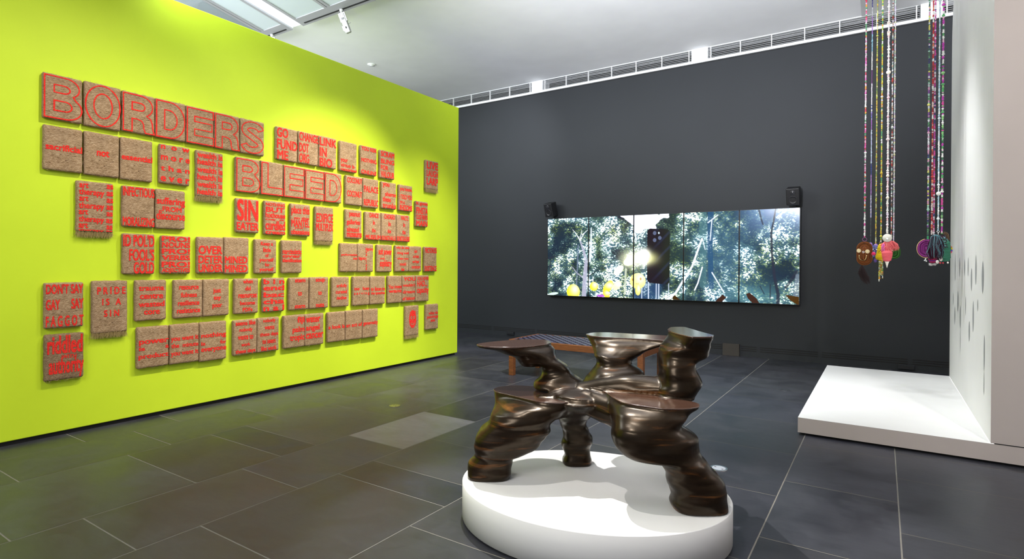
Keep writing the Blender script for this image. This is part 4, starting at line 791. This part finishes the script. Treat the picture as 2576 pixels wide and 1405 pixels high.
    line([(3.34, .30), (3.16, .61), (3.0, .78), (2.86, .92), (2.7, 1.0)], .016, .022, wh, .9); line([(3.35, .62), (3.27, .80), (3.21, .88)], .012, .012, wh, .85); line([(3.53, .68), (3.65, .80), (3.75, .9)], .012, .01, wh, .7); line([(3.0, .03), (3.15, .06), (3.3, .09)], .02, .012, wh, .8); line([(3.45, .12), (3.63, .04)], .012, .01, wh, .7); line([(3.52, .1), (3.49, .32)], .01, .008, wh, .7); line([(3.35, .3), (3.4, .42)], .008, .008, wh, .7)
    line([(4.33, 0), (4.37, .1), (4.40, .16)], .016, .012, dk, .8); line([(4.61, 0), (4.58, .12), (4.54, .25), (4.55, .45), (4.6, .72), (4.66, .9), (4.66, 1)], .012, .03, dk, .9); line([(4.96, .66), (4.86, .76), (4.78, .83)], .03, .02, dk, .8); line([(4.97, .7), (4.95, .9)], .03, .05, [.2, .24, .3], .7); line([(4.53, .95), (4.53, .8)], .01, .01, dk, .8); line([(4.36, .82), (4.43, .9)], .008, .008, dk, .8)
    # yellow balls and capsules in the picture
    def ell(u, v, ru, rv, rot, col, k=1.0, shade=True):
        c, s = math.cos(rot), math.sin(rot); x = (Uu-u); y = (V-v)*1.69; a = (x*c+y*s)/ru; b = (-x*s+y*c)/rv; m = np.clip((1-np.hypot(a, b))*12, 0, 1)
        mixin(m, col, k)
        if shade: mixin(np.clip(blob(u+ru*.25, v-rv*.2, ru*.6, rv*.4), 0, 1)*m, [1, 1, .8], .8)
    YL = [.85, .80, .04]
    ell(.645, .945, .165, .165, 0, YL); ell(.15, .98, .13, .03, -.15, [.6, .8, .7], 1, False); ell(1.12, .87, .10, .10, 0, YL); ell(1.45, .87, .16, .09, -.9, YL); ell(1.65, .85, .12, .075, -.8, [.95, .97, .5]); ell(1.41, .96, .10, .07, .9, [.9, .6, .02]); ell(1.28, .985, .09, .03, 0, [.45, .15, .6], 1, False)
    ell(1.68, .665, .135, .075, -.75, [1, 1, .75]); ell(1.93, .55, .16, .09, -.4, [1, 1, .6]); ell(2.09, .79, .165, .165, 0, [.95, .88, .28])
    ell(1.99, .775, .02, .03, 0, [.45, .25, .05], .8, False); ell(2.145, .765, .022, .03, 0, [.45, .25, .05], .8, False); ell(2.055, .825, .012, .012, 0, [.5, .3, .05], .8, False); ell(2.09, .825, .012, .012, 0, [.5, .3, .05], .8, False); ell(2.09, .90, .06, .11, 0, [.92, .8, .2])
    # tall dark handset
    x, y = (Uu-2.508)/.235, (V-.495)/.325; y = y-.03*x; q = np.maximum(np.abs(x)-.68, 0)/.32; r = np.maximum(np.abs(y)-.84, 0)/.16; m = np.clip((1-np.hypot(q, r))*10, 0, 1)*(np.abs(x) < 1)*(np.abs(y) < 1)
    mixin(m, [.012, .014, .028]); st = np.clip((np.sin((x*1.6+y*3.4)*3.3+.8*vn(3, 4, 21))-.62)*3, 0, 1)*np.clip(x+.75, 0, 1); mixin(st*m, [.028, .040, .095], .6)
    for u, v in ((2.43, .222), (2.43, .305), (2.535, .28)): ell(u, v, .047, .050, 0, [.01, .012, .02], 1, False); ell(u, v, .037, .041, 0, [.12, .15, .24], 1, False)
    ell(2.515, .222, .018, .02, 0, [.6, .7, .8], 1, False)
    gl = blob(2.21, .50, .095, .062); mixin(np.clip(gl*1.6, 0, 1), [2.4, 2.4, 2.2]); mixin(np.clip(blob(2.3, .52, .16, .06)*.7, 0, 1), [.9, .9, .45]); mixin(np.clip(blob(1.97, .53, .2, .09)*.9, 0, 1), [1, 1, .75])
    br = [.06, .022, .01]
    def poly(P, col):
        m = np.zeros(V.shape, bool); n_ = len(P)
        for i in range(n_):
            (x1, y1), (x2, y2) = P[i], P[(i+1) % n_]
            if abs(y2-y1) < 1e-9: continue
            m ^= ((y1 > V) != (y2 > V)) & (Uu < (x2-x1)*(V-y1)/(y2-y1)+x1)
        mixin(m.astype(float), col)
    poly([(2.80, .965), (2.84, .945), (2.95, 1), (2.8, 1)], br); poly([(3.72, .92), (3.79, .95), (3.70, 1.01), (3.57, 1.01)], br); poly([(4.12, .905), (4.18, .89), (4.30, .95), (4.36, 1.01), (4.24, 1.01), (4.15, .95)], br); poly([(4.77, .90), (5.0, .92), (5.0, 1.01), (4.86, .96)], [.09, .045, .008])
    return np.clip(img, 0, 2.4)**1.22
PIC = picture(); PW = PIC.shape[1]//5; PHH = PIC.shape[0]
SL_ = ['leftmost video screen, showing a pale tree trunk and dark foliage', 'video screen second from the left, with yellow capsules among bright leaves', 'middle video screen, showing a tall dark handset before the forest', 'video screen second from the right, with a dark blue trunk and white roots', 'rightmost video screen, with a dark bush under a blue haze']
for i in range(5):
    x0, x1 = SX[i]+.003, SX[i+1]-.003
    t = thing('video_screen', ((x0+x1)/2, YW, SZ0), SL_[i], 'screen', 'upright video screens joined side by side on the dark wall')
    mb = MB(); mb.box(x0, x1, SY+.004, YW-.02, SZ0, SZ1); mb.build('housing', M['blackplastic'], t, bevel=.003)
    mb = MB(); mb.box(x0+.1, x1-.1, YW-.02, YW, SZ0+.2, SZ1-.2); mb.build('wall_mount', M['black'], t)
    mb = MB()
    for a, b, c, d in ((x0, x0+.007, SZ0, SZ1), (x1-.007, x1, SZ0, SZ1), (x0, x1, SZ0, SZ0+.008), (x0, x1, SZ1-.006, SZ1)): mb.box(a, b, SY-.003, SY+.004, c, d)
    mb.build('bezel', M['blackplastic'], t)
    xs = np.linspace(x0+.006, x1-.006, PW); zs = np.linspace(SZ1-.005, SZ0+.007, PHH); P = PIC[:, i*PW:(i+1)*PW]
    loc = t.location; vs_ = [(x-loc[0], SY-loc[1], z-loc[2]) for z in zs for x in xs]; fs = [(r*PW+c, (r+1)*PW+c, (r+1)*PW+c+1, r*PW+c+1) for r in range(PHH-1) for c in range(PW-1)]
    me = bpy.data.meshes.new('picture_panel'); me.from_pydata(vs_, [], fs); me.materials.append(M['screen']); at = me.color_attributes.new('picture', 'FLOAT_COLOR', 'POINT')
    rgba = np.ones((PHH*PW, 4), 'f'); rgba[:, :3] = P.reshape(-1, 3); at.data.foreach_set('color', rgba.ravel()); o = bpy.data.objects.new('picture_panel', me); COL.objects.link(o); o.parent = t

def loudspeaker(x, label, yaw):
    z = 2.452; y = 9.24; t = thing('loudspeaker', (x, YW, z), label, 'loudspeaker', 'black loudspeakers above the screens')
    T = Matrix.Translation((x, y, z)) @ Matrix.Rotation(yaw, 4, 'Z') @ Matrix.Rotation(math.radians(17), 4, 'X')
    def bx(mb, *a):
        n = len(mb.v); mb.box(*a)
        for i in range(n, len(mb.v)): mb.v[i] = tuple(T @ Vector(mb.v[i]))
    w, h, d = .088, .125, .085
    mb = MB(); bx(mb, -w, w, -d, d, -h, h); mb.build('cabinet', M['blackplastic'], t, bevel=.01)
    RX = Matrix.Rotation(math.pi/2, 4, 'X')
    mb = MB(); mb.lathe([(0, -.012), (.025, -.006), (.05, .004), (.056, .008), (.06, .004), (.06, -.004)], 24, T @ Matrix.Translation((0, -d-.001, -.042)) @ RX); mb.build('woofer', mat('speaker_cone', (.02, .02, .024), .35), t, True)
    mb = MB(); mb.lathe([(0, .006), (.014, .003), (.02, 0), (.034, .006), (.036, .0), (.036, -.004)], 20, T @ Matrix.Translation((0, -d-.001, .062)) @ RX); mb.build('tweeter', mat('tweeter_dome', (.03, .03, .036), .25), t, True)
    for s in (-1, 1): mb = MB(); bx(mb, s*.072-.012, s*.072+.012, -d-.002, -d+.004, -.112, -.092); mb.build('port', M['black'], t)
    mb = MB(); mb.tube([(x, YW, z+.02), (x, YW-.05, z+.02), (x, y+.05, z)], .014, 8); mb.box(x-.03, x+.03, YW-.008, YW, z-.04, z+.07); mb.build('bracket', M['black'], t)
    mb = MB(); mb.tube([(x+.02, y+.05, z-.12), (x+.03, YW-.03, z-.16), (x+.035, YW-.012, SZ1+.006)], .003, 6); mb.build('cable', M['black'], t)
loudspeaker(-5.19, 'black loudspeaker above the left end of the screens', -0.12)
loudspeaker(-1.10, 'black loudspeaker above the right end of the screens', -0.02)

# ------------------------------------------------------------------ beaded strands with pendants, hung over the platform
ZC = 4.957
WHT = (.85, .84, .82); PAL = dict(
    a=[(.75, .10, .30), (.62, .04, .10), (.85, .35, .55), (.90, .32, .05), WHT, (.85, .45, .65), (.10, .30, .14), (.80, .12, .45), WHT],
    c=[(.55, .55, .06), (.30, .36, .06), (.75, .50, .05), (.70, .70, .40), (.30, .18, .04), (.55, .62, .12), (.2, .3, .1)],
    d=[(.25, .50, .08), (.75, .50, .03), (.80, .72, .10), WHT, (.10, .36, .14), (.85, .35, .04), (.55, .66, .14)],
    e=[WHT, (.88, .72, .74), (.80, .70, .82), WHT, (.86, .55, .62), (.9, .86, .8)],
    f=[(.16, .07, .05), (.30, .45, .42), (.75, .76, .76), (.50, .06, .05), (.10, .09, .09), (.55, .40, .30), (.66, .60, .70)],
    g=[(.62, .52, .75), (.82, .60, .70), WHT, (.55, .75, .66), (.72, .68, .82), (.80, .78, .50)],
    h=[(.04, .12, .07), (.20, .06, .30), (.03, .04, .14), (.35, .60, .48), (.66, .62, .14), (.60, .30, .45), (.10, .30, .14), (.66, .66, .72)],
    i=[(.62, .04, .05), WHT, (.34, .02, .04), (.75, .22, .10), (.80, .60, .58), (.62, .04, .05)],
    j=[(.66, .06, .34), (.58, .03, .10), (.05, .05, .22), (.85, .40, .60), (.80, .72, .80), (.50, .05, .36)],
    k=[(.45, .66, .76), WHT, (.55, .62, .70), (.36, .55, .66), (.80, .84, .86), (.62, .74, .80)],
    l=[(.10, .42, .14), (.72, .07, .36), WHT, (.85, .50, .66), (.04, .16, .08), (.30, .62, .24), (.55, .05, .45), WHT])
def beads(mb, x, y, z0, z1, pal, r, rnd, var=.25, segs=None):
    z = z0; cur = pal[0]; run = 0
    while z < z1:
        rr = r*(1+rnd.uniform(-var, var)); 
        if rnd.random() < .03: rr *= 1.5
        if run <= 0: cur = rnd.choice(pal); run = rnd.choice([1, 1, 1, 2, 2, 3])
        run -= 1; c = cur
        if segs:
            for a, b, q in segs:
                if a <= z < b: c = rnd.choice(q)
        mb.cur = c; h = rr*rnd.uniform(.45, .85)
        mb.ball((x+rnd.uniform(-.0012, .0012), y+rnd.uniform(-.0012, .0012), z+h), rr, 6, 4, (1, 1, h/rr)); z += 2*h*.97
def strand(px, y, z, pal, r, label, segs=None, seed=0, thread=False):
    x = px; t = thing('beaded_strand_pendant', (x, y, z), label, 'beaded hanging', 'beaded strands hanging over the white platform'); rnd = random.Random(seed)
    mb = MB(); mb.tube([(x, y, z), (x, y, ZC)], .0016, 6); mb.build('cord', M['fibre'], t)
    mb = MB(); beads(mb, x, y, z, ZC-.01, pal, r, rnd, segs=segs); mb.build('bead_string', M['bead'], t, True, kind='stuff')
    return t, rnd
def ripple(prof, k, amp):
    out = []
    for (r0, z0), (r1, z1) in zip(prof[:-1], prof[1:]):
        n = max(2, int(abs(z1-z0)/k*6))
        for i in range(n):
            f = i/n; z = z0+(z1-z0)*f; out.append((r0+(r1-r0)*f+amp*(abs(math.sin(math.pi*z/k))-.5), z))
    out.append(prof[-1]); return out
def coil_oval(mb, c, hw, hh, n, r, cols):
    """nested oval coils of cord lying in the x-z plane"""
    for k in range(n):
        a, b = hw-r-k*2*r*.95, hh-r-k*2*r*.95
        if b <= 0: break
        a2 = max(a, .002); s = max(b-a2, 0); pts = []
        for i in range(36):
            q = 2*math.pi*i/36; pts.append((c[0]+a2*math.cos(q), c[1]-.004*(k % 2), c[2]+a2*math.sin(q)+(s if math.sin(q) >= 0 else -s)))
        mb.cur = cols[k % len(cols)]; mb.tube(pts, r, 8, closed=True)
def tuft(mb, top, L, spread, n, cols, rnd, r=.0016, bend=0.0, depth=.6, fall=1.0):
    for i in range(n):
        a = rnd.uniform(0, 6.28); s = spread*math.sqrt(rnd.random()); l = L*rnd.uniform(.65, 1.05); dx, dy = math.cos(a)*s, math.sin(a)*s*depth; w = rnd.gauss(0, spread*.12)
        mb.cur = rnd.choice(cols)
        mb.tube([top, (top[0]+dx*.55, top[1]+dy*.55, top[2]-l*.12*fall), (top[0]+dx*.95+w, top[1]+dy*.9, top[2]-l*.5), (top[0]+dx*1.0+bend*.5-w, top[1]+dy, top[2]-l*.8), (top[0]+dx*.8+bend, top[1]+dy, top[2]-l)], [r, r, r, r*.9, r*.5], 4)
def disc(mb, c, r, th=.004, n=24):
    mb.lathe([(0, -th), (r*.9, -th), (r, 0), (r*.9, th), (0, th)], n, Matrix.Translation(c) @ Matrix.Rotation(math.pi/2, 4, 'X'))
H = [(-0.155, 6.92, 1.715), (-0.104, 7.06, 1.657), (-0.059, 7.16, 1.656), (-0.013, 7.0, 1.666), (0.04, 6.84, 1.747), (0.077, 7.08, 1.726), (0.099, 7.2, 1.684), (0.382, 7.06, 1.726), (0.421, 7.18, 1.743), (0.445, 7.3, 1.748), (0.452, 6.86, 1.765), (0.493, 7.04, 1.742)]

# 1  brown coiled face with a hair tail
x, y, z = H[0]; t, rnd = strand(x, y, z, PAL['a'], 0.0074, 'leftmost beaded strand, ending in a brown coiled smiling face with a dark hair tail', seed=1)
mb = MB(); mb.tube([(x+.019*math.cos(a), y, z-.019+.019*math.sin(a)) for a in [2*math.pi*k/20 for k in range(20)]], .0022, 6, closed=True); mb.build('ring', mat('mauve_wire', (.32, .12, .30), .35, .6), t, True)
c = (x, y, z-.165); mb = MB(); coil_oval(mb, c, .072, .124, 8, .0058, [(.15, .045, .010), (.11, .032, .007), (.18, .055, .013)]); mb.cur = (.10, .03, .008); mb.lathe([(0, .003), (.06, .003), (.06, .008), (0, .008)], 20, Matrix.Translation(c) @ Matrix.Scale(1.5, 4, (0, 0, 1)) @ Matrix.Rotation(math.pi/2, 4, 'X')); mb.build('coiled_face', M['yarn'], t, True)
for dx, dz in ((-.050, .028), (.026, .020)):
    mb = MB(); disc(mb, (c[0]+dx, y-.0115, c[2]+dz), .021, .0025); o = mb.build('eye', mat('gold_disc', (.62, .50, .28), .35, .7), t)
    mb = MB(); [mb.ball((c[0]+dx+.013*math.cos(q), y-.0145, c[2]+dz+.013*math.sin(q)), .0032, 6, 4) for q in [2*math.pi*k/7 for k in range(7)]]; mb.build('stud', M['chrome'], o)
mb = MB(); mb.tube([(c[0]-.010+.009*math.cos(a), y-.0125, c[2]+.014+.009*math.sin(a)) for a in [2*math.pi*k/16 for k in range(16)]], .0028, 6, closed=True); mb.build('nose_ring', M['chrome'], t, True)
mb = MB(); mb.tube([(c[0]+a, y-.0125, c[2]+b) for a, b in ((-.046, -.016), (-.047, -.038), (-.042, -.058), (-.022, -.074), (0, -.072), (.010, -.058), (.017, -.036), (.020, -.018))], .0032, 6); mb.build('mouth', mat('brass_chain', (.55, .42, .20), .35, .7), t, True)
mb = MB(); mb.cur = (.80, .07, .20); tuft(mb, (c[0]+.078, y-.004, c[2]+.014), .034, .020, 60, [(.80, .07, .20), (.70, .04, .14)], rnd, .0014); mb.build('pink_tuft', M['yarn'], t)
mb = MB(); tuft(mb, (c[0]-.022, y, c[2]-.118), .195, .038, 170, [(.030, .018, .018), (.045, .028, .028), (.02, .014, .016)], rnd, .0009, bend=.05, fall=2); mb.build('hair_tail', M['yarn'], t, kind='stuff')
# 2  blue woven disc
x, y, z = H[1]; f_ = lambda p: 4.19-(p/242.)*1.0
seg = [(f_(12), 9, [(.03, .03, .22)]), (f_(36), f_(12), [(.45, .46, .5)]), (f_(80), f_(36), [(.36, .16, .55)]), (f_(125), f_(80), [(.22, .50, .66), (.3, .55, .7)]), (f_(172), f_(125), [WHT]), (f_(206), f_(172), [(.13, .03, .16)]), (f_(260), f_(206), [(.72, .62, .82), WHT]), (f_(300), f_(260), [(.12, .16, .50), (.3, .2, .6), WHT]), (f_(323), f_(300), [(.30, .10, .42)]), (f_(410), f_(323), [(.55, .68, .8), (.45, .44, .72)]), (f_(438), f_(410), [(.03, .05, .28)]), (f_(490), f_(438), [(.42, .2, .58)]), (f_(548), f_(490), [(.75, .68, .85), (.36, .36, .62)]), (0, f_(548), [(.06, .08, .09), (.03, .04, .05)])]
t, rnd = strand(x, y, z, [(.06, .08, .09)], .0052, 'second beaded strand from the left, with colour bands, ending in a blue woven disc', segs=seg, seed=2)
mb = MB(); coil_oval(mb, (x+.034, y, z-.085), .046, .068, 6, .0055, [(.10, .12, .36), (.16, .18, .46), (.30, .30, .55)]); mb.cur = (.10, .11, .32); mb.ball((x+.034, y+.008, z-.085), .04, 12, 8, (1, .25, 1.5)); mb.build('woven_disc', M['yarn'], t, True)
mb = MB(); tuft(mb, (x, y, z+.012), .05, .018, 50, [(.30, .18, .55), (.40, .28, .66)], rnd); tuft(mb, (x+.045, y, z-.15), .05, .014, 40, [(.22, .14, .48)], rnd); mb.build('purple_tuft', M['yarn'], t)
mb = MB(); [mb.ball((x+.034+a, y-.012, z-.085+b), .006, 8, 5) for a, b in ((.02, .02), (-.012, .022), (-.02, -.06))]; mb.build('white_bead', M['trim'], t, True)
# 3  lilac tassel
x, y, z = H[2]; t, rnd = strand(x, y, z, PAL['c'], 0.0064, 'third beaded strand from the left, olive and gold, ending in a small lilac tassel', seed=3)
mb = MB(); tuft(mb, (x, y, z+.004), .075, .026, 110, [(.42, .24, .55), (.55, .38, .62), (.34, .18, .48)], rnd); mb.build('lilac_tassel', M['yarn'], t)
# 4  yellow coiled bottle
x, y, z = H[3]; t, rnd = strand(x, y, z, PAL['d'], 0.0072, 'fourth beaded strand from the left, ending in a yellow coiled bottle with a bead tassel', seed=4)
mb = MB(); mb.tube([(x-.004+.010*math.cos(a), y, z-.006+.010*math.sin(a)) for a in [2*math.pi*k/14 for k in range(14)]], .0022, 6, closed=True); mb.build('ring', mat('brass_wire', (.45, .26, .08), .35, .6), t, True)
mb = MB(); mb.cur = (.72, .52, .012); mb.lathe(ripple([(.004, -.182), (.040, -.178), (.048, -.155), (.045, -.135), (.036, -.108), (.032, -.08), (.030, -.05), (.018, -.022), (.004, -.014)], .0115, .005), 26, Matrix.Translation((x, y, z))); mb.build('coiled_bottle', M['yarn'], t, True)
mb = MB(); mb.cur = (.02, .02, .02); mb.tube([(x-.026, y-.036, z-.108), (x-.01, y-.042, z-.09), (x+.008, y-.040, z-.07)], .0016, 5); mb.cur = WHT; mb.tube([(x+.015, y-.05, z-.165), (x+.02, y-.05, z-.15)], .0016, 5); mb.cur = (.02, .02, .02); mb.tube([(x+.02, y-.05, z-.15), (x+.026, y-.046, z-.13)], .0016, 5); mb.build('stitch', M['yarn'], t)
mb = MB()
for k in range(6): beads(mb, x-.014+.0062*k, y+(rnd.uniform(-.01, .01) if k else 0), z-.182-(rnd.uniform(.12, .2) if k else .20), z-.182, PAL['d']+[WHT, (.6, .3, .1)], .0045, rnd)
mb.build('bead_tassel', M['bead'], t, True, kind='stuff')
mb = MB(); mb.cur = (.82, .82, .76); mb.lathe([(0.001, -.022), (.0045, -.01), (.004, .004), (.001, .006)], 8, Matrix.Translation((x-.014, y, z-.386))); mb.build('shell_tip', M['yarn'], t, True)
# 5  coral cone with shell button
x, y, z = H[4]; t, rnd = strand(x, y, z, PAL['e'], 0.0102, 'thick pale pink beaded strand, ending in a white button over a coral cone', seed=5)
mb = MB(); disc(mb, (x, y-.02, z-.045), .0415, .006); o = mb.build('shell_button', mat('mother_of_pearl', (.62, .60, .54), .3), t, True); mb = MB(); mb.ball((x, y-.029, z-.055), .009, 8, 5); mb.build('button_centre', M['trim'], o, True)
mb = MB(); tuft(mb, (x-.004, y, z-.075), .125, .045, 330, [(.78, .16, .17), (.70, .10, .13), (.86, .28, .26)], rnd, .002, depth=.5); tuft(mb, (x+.02, y+.02, z-.07), .10, .075, 160, [(.80, .20, .20), (.72, .13, .15)], rnd, .002, bend=.02, depth=.2); tuft(mb, (x-.03, y-.01, z-.10), .09, .018, 60, [(.62, .10, .40), (.70, .25, .52)], rnd, .0018); mb.build('coral_tuft', M['yarn'], t, kind='stuff')
mb = MB(); mb.cur = (.74, .12, .15); mb.lathe(ripple([(.020, -.280), (.034, -.270), (.044, -.225), (.047, -.195), (.040, -.180), (.02, -.172)], .0125, .005), 26, Matrix.Translation((x, y, z))); mb.build('coiled_cone', M['yarn'], t, True)
mb = MB(); mb.cur = (.84, .80, .74); mb.lathe(ripple([(.0012, -.345), (.006, -.325), (.012, -.30), (.019, -.28)], .009, .0025), 16, Matrix.Translation((x, y, z))); mb.build('spiral_shell', M['yarn'], t, True)
for dz, kind in ((2.415-.30, 'f'), (1.62, 'd'), (2.02, 'f'), (2.0, 'b'), (.58, 'b'), (.36, 'b')):
    mb = MB(); zz = z+dz
    if kind == 'd': disc(mb, (x, y-.012, zz), .020, .003)
    elif kind == 'f': [mb.ball((x+.012*math.cos(q), y-.012, zz+.012*math.sin(q)), .0065, 7, 4) for q in [2*math.pi*k/5 for k in range(5)]]
    else: mb.ball((x, y-.008, zz), .014, 10, 6)
    mb.build({'d': 'shell_disc', 'f': 'flower_bead', 'b': 'large_bead'}[kind], mat('cream_shell', (.78, .70, .58), .4), t, True)
# striped disc hangs from the next strand
x, y, z = H[5]; t, rnd = strand(x, y, z, PAL['f'], 0.0066, 'dark mixed beaded strand right behind the thick pale pink one', seed=6)
mb = MB(); mb.tube([(x, y, z), (x-.01, y, z-.03)], .002, 6); mb.build('loop', M['metal'], t)
mb = MB(); tuft(mb, (x-.01, y, z-.02), .10, .02, 60, [(.62, .10, .20), (.2, .1, .2)], rnd); mb.build('tassel', M['yarn'], t)
# 7  green coil
x, y, z = H[6]; t, rnd = strand(x, y, z, PAL['g'], 0.0066, 'pale lilac beaded strand ending in a green coiled disc, right of the coral cone', seed=7)
mb = MB(); coil_oval(mb, (x+.006, y, z-.118), .056, .070, 6, .0055, [(.035, .13, .025), (.05, .18, .035), (.025, .095, .02)]); mb.cur = (.02, .08, .015); mb.ball((x+.006, y+.008, z-.118), .045, 12, 8, (1, .2, 1.3)); mb.build('coiled_disc', M['yarn'], t, True)
mb = MB(); [mb.ball((x+a, y-.010, z+b), .008, 8, 5) for a, b in ((-.012, -.098), (-.022, -.145))]; mb.build('white_bead', M['trim'], t, True)
# right-hand cluster -------------------------------------------------
x, y, z = H[7]; t, rnd = strand(x, y, z, PAL['h'], 0.0085, 'dark green and purple beaded strand, ending in a purple coiled disc with a gold edge', seed=8)
mb = MB(); mb.box(x-.008, x+.008, y-.004, y+.004, z-.035, z); mb.build('green_clip', mat('green_plastic', (.03, .28, .10), .35), t)
c = (x-.012, y, z-.125); mb = MB(); coil_oval(mb, c, .076, .094, 9, .0058, [(.20, .025, .17), (.27, .04, .23), (.15, .02, .13)]); mb.cur = (.14, .02, .12); mb.ball((c[0], y+.008, c[2]), .06, 12, 8, (1, .15, 1.3)); mb.build('coiled_disc', M['yarn'], t, True)
mb = MB(); [mb.ball((c[0]+.077*math.cos(q), y-.003, c[2]+.095*math.sin(q)*(.98)), .0035, 6, 4) for q in [math.radians(100+k*3) for k in range(62)]]; mb.build('gold_edge', mat('gold_beads', (.72, .52, .22), .3, .6), t, True)
mb = MB(); [mb.ball((c[0]+a, y, c[2]+b), .0065, 8, 5) for a, b in ((-.004, -.104), (-.006, -.116), (.002, -.128), (-.012, -.122))]; mb.build('white_bead', M['trim'], t, True)
x, y, z = H[8]; t, rnd = strand(x, y, z, PAL['i'], 0.0080, 'red and white beaded strand, ending behind the dark yarn tassel', seed=9)
mb = MB(); mb.cur = (.74, .12, .10); mb.lathe(ripple([(.002, -.245), (.03, -.235), (.045, -.20), (.02, -.12), (.003, -.01)], .012, .004), 20, Matrix.Translation((x+.018, y, z))); mb.build('coral_coil', M['yarn'], t, True)
x, y, z = H[9]; t, rnd = strand(x, y, z, PAL['j'], 0.0074, 'magenta beaded strand, ending in a red and violet cone with white fluff at its tip', seed=10)
mb = MB(); mb.cur = (.40, .02, .10); mb.lathe(ripple([(.006, -.292), (.024, -.288), (.044, -.235), (.046, -.20), (.02, -.12), (.003, -.01)], .011, .004), 22, Matrix.Translation((x-.008, y, z)))
for i in range(0, len(mb.c)): mb.c[i] = [(.40, .02, .10), (.52, .03, .12), (.12, .04, .30)][(i//22//5) % 3]
mb.build('coiled_cone', M['yarn'], t, True)
mb = MB(); 
for k in range(240):
    q = rnd.uniform(0, 6.28); e = rnd.uniform(-1, .35); L = rnd.uniform(.02, .036); mb.cur = (.78, .77, .76); mb.tube([(x-.008, y, z-.30), (x-.008+L*1.1*math.cos(q)*math.cos(e), y+L*.7*math.sin(q)*math.cos(e), z-.302+L*.75*math.sin(e))], [.0016, .0006], 4)
mb.build('white_fluff', M['yarn'], t, kind='stuff')
x, y, z = H[10]; t, rnd = strand(x, y, z, PAL['k'], 0.0072, 'pale blue and white beaded strand, ending in a big dark purple and teal yarn tassel', seed=11)
mb = MB(); disc(mb, (x, y-.008, z+.36), .019, .003); mb.build('shell_disc', mat('white_shell', (.74, .73, .70), .35), t, True)
mb = MB(); mb.tube([(x+.009*math.cos(a), y, z-.008+.009*math.sin(a)) for a in [2*math.pi*k/14 for k in range(14)]], .0028, 6, closed=True); mb.tube([(x, y, z-.017), (x, y, z-.045)], .0035, 6); mb.build('clasp', M['chrome'], t, True)
mb = MB(); tuft(mb, (x-.018, y, z-.036), .235, .062, 620, [(.040, .010, .024), (.055, .014, .034), (.028, .008, .018)], rnd, .0018, depth=.5, fall=.7); tuft(mb, (x-.02, y-.012, z-.036), .23, .068, 48, [(.13, .29, .34), (.20, .38, .43), (.08, .20, .25)], rnd, .0012, depth=.45, fall=.7); mb.build('yarn_tassel', M['yarn'], t, kind='stuff')
x, y, z = H[11]; t, rnd = strand(x, y, z, PAL['l'], 0.0092, 'thick green and pink beaded strand, rightmost of all, ending in a green coiled bottle', seed=12)
mb = MB(); mb.cur = (.05, .20, .13); mb.lathe(ripple([(.006, -.272), (.034, -.268), (.046, -.235), (.044, -.19), (.047, -.14), (.040, -.085), (.018, -.05), (.003, -.035)], .0135, .005), 26, Matrix.Translation((x+.026, y, z))); mb.build('coiled_bottle', M['yarn'], t, True)
mb = MB()
for k in range(230):
    q = rnd.uniform(0, 6.28); h = rnd.random(); r = .012+.042*h**.6; mb.cur = (.05, .012, .03) if rnd.random() < .68 else (.22, .42, .50)
    p = Vector((x+.010+r*math.cos(q), y-.006+r*math.sin(q)*.9, z-.02-.115*h)); mb.tube([p, p+Vector((-math.sin(q)*.012, math.cos(q)*.012, -.006))], .0034, 5)
mb.build('woven_cap', M['yarn'], t)
mb = MB(); [mb.tube([(x+.020+.032*f+.010*math.sin(7*f+k)+.003*k%3*.001, y+.008*math.cos(7*f+k), z-.012+.022*math.sin(3.2*f)-.05*f*f+.002*k) for f in [q/14 for q in range(15)]], .0016, 5) for k in range(10)]; mb.build('brown_curl', mat('brown_hair', (.16, .09, .045), .7), t)
mb = MB()
for k, cc in enumerate([(.75, .62, .03), (.70, .05, .18), (.12, .10, .50), (.75, .62, .03), (.62, .20, .06), (.60, .05, .16)]): mb.cur = cc; q = math.radians(-80+k*32); mb.ball((x+.062+.016*math.cos(q), y+.01, z-.155+.032*math.sin(q)), .012, 8, 5)
mb.build('bead_flower', M['bead'], t, True)
SHM = mat('shell_white', (.78, .72, .68), .35)
for a, b, s_, e in ((-.008, -.245, .014, 2.0), (-.036, -.278, .014, 1.3), (.046, -.285, .008, 1.2)): mb = MB(); mb.ball((x+a, y-.05, z+b), s_, 10, 6, (1, .6, e)); mb.build('white_shell', SHM, t, True)
mb = MB(); [mb.ball((x+a, y-.045, z-.288), .0085, 8, 5) for a in (-.014, .008)]; mb.build('red_bead', mat('red_glass', (.55, .03, .05), .2), t, True)
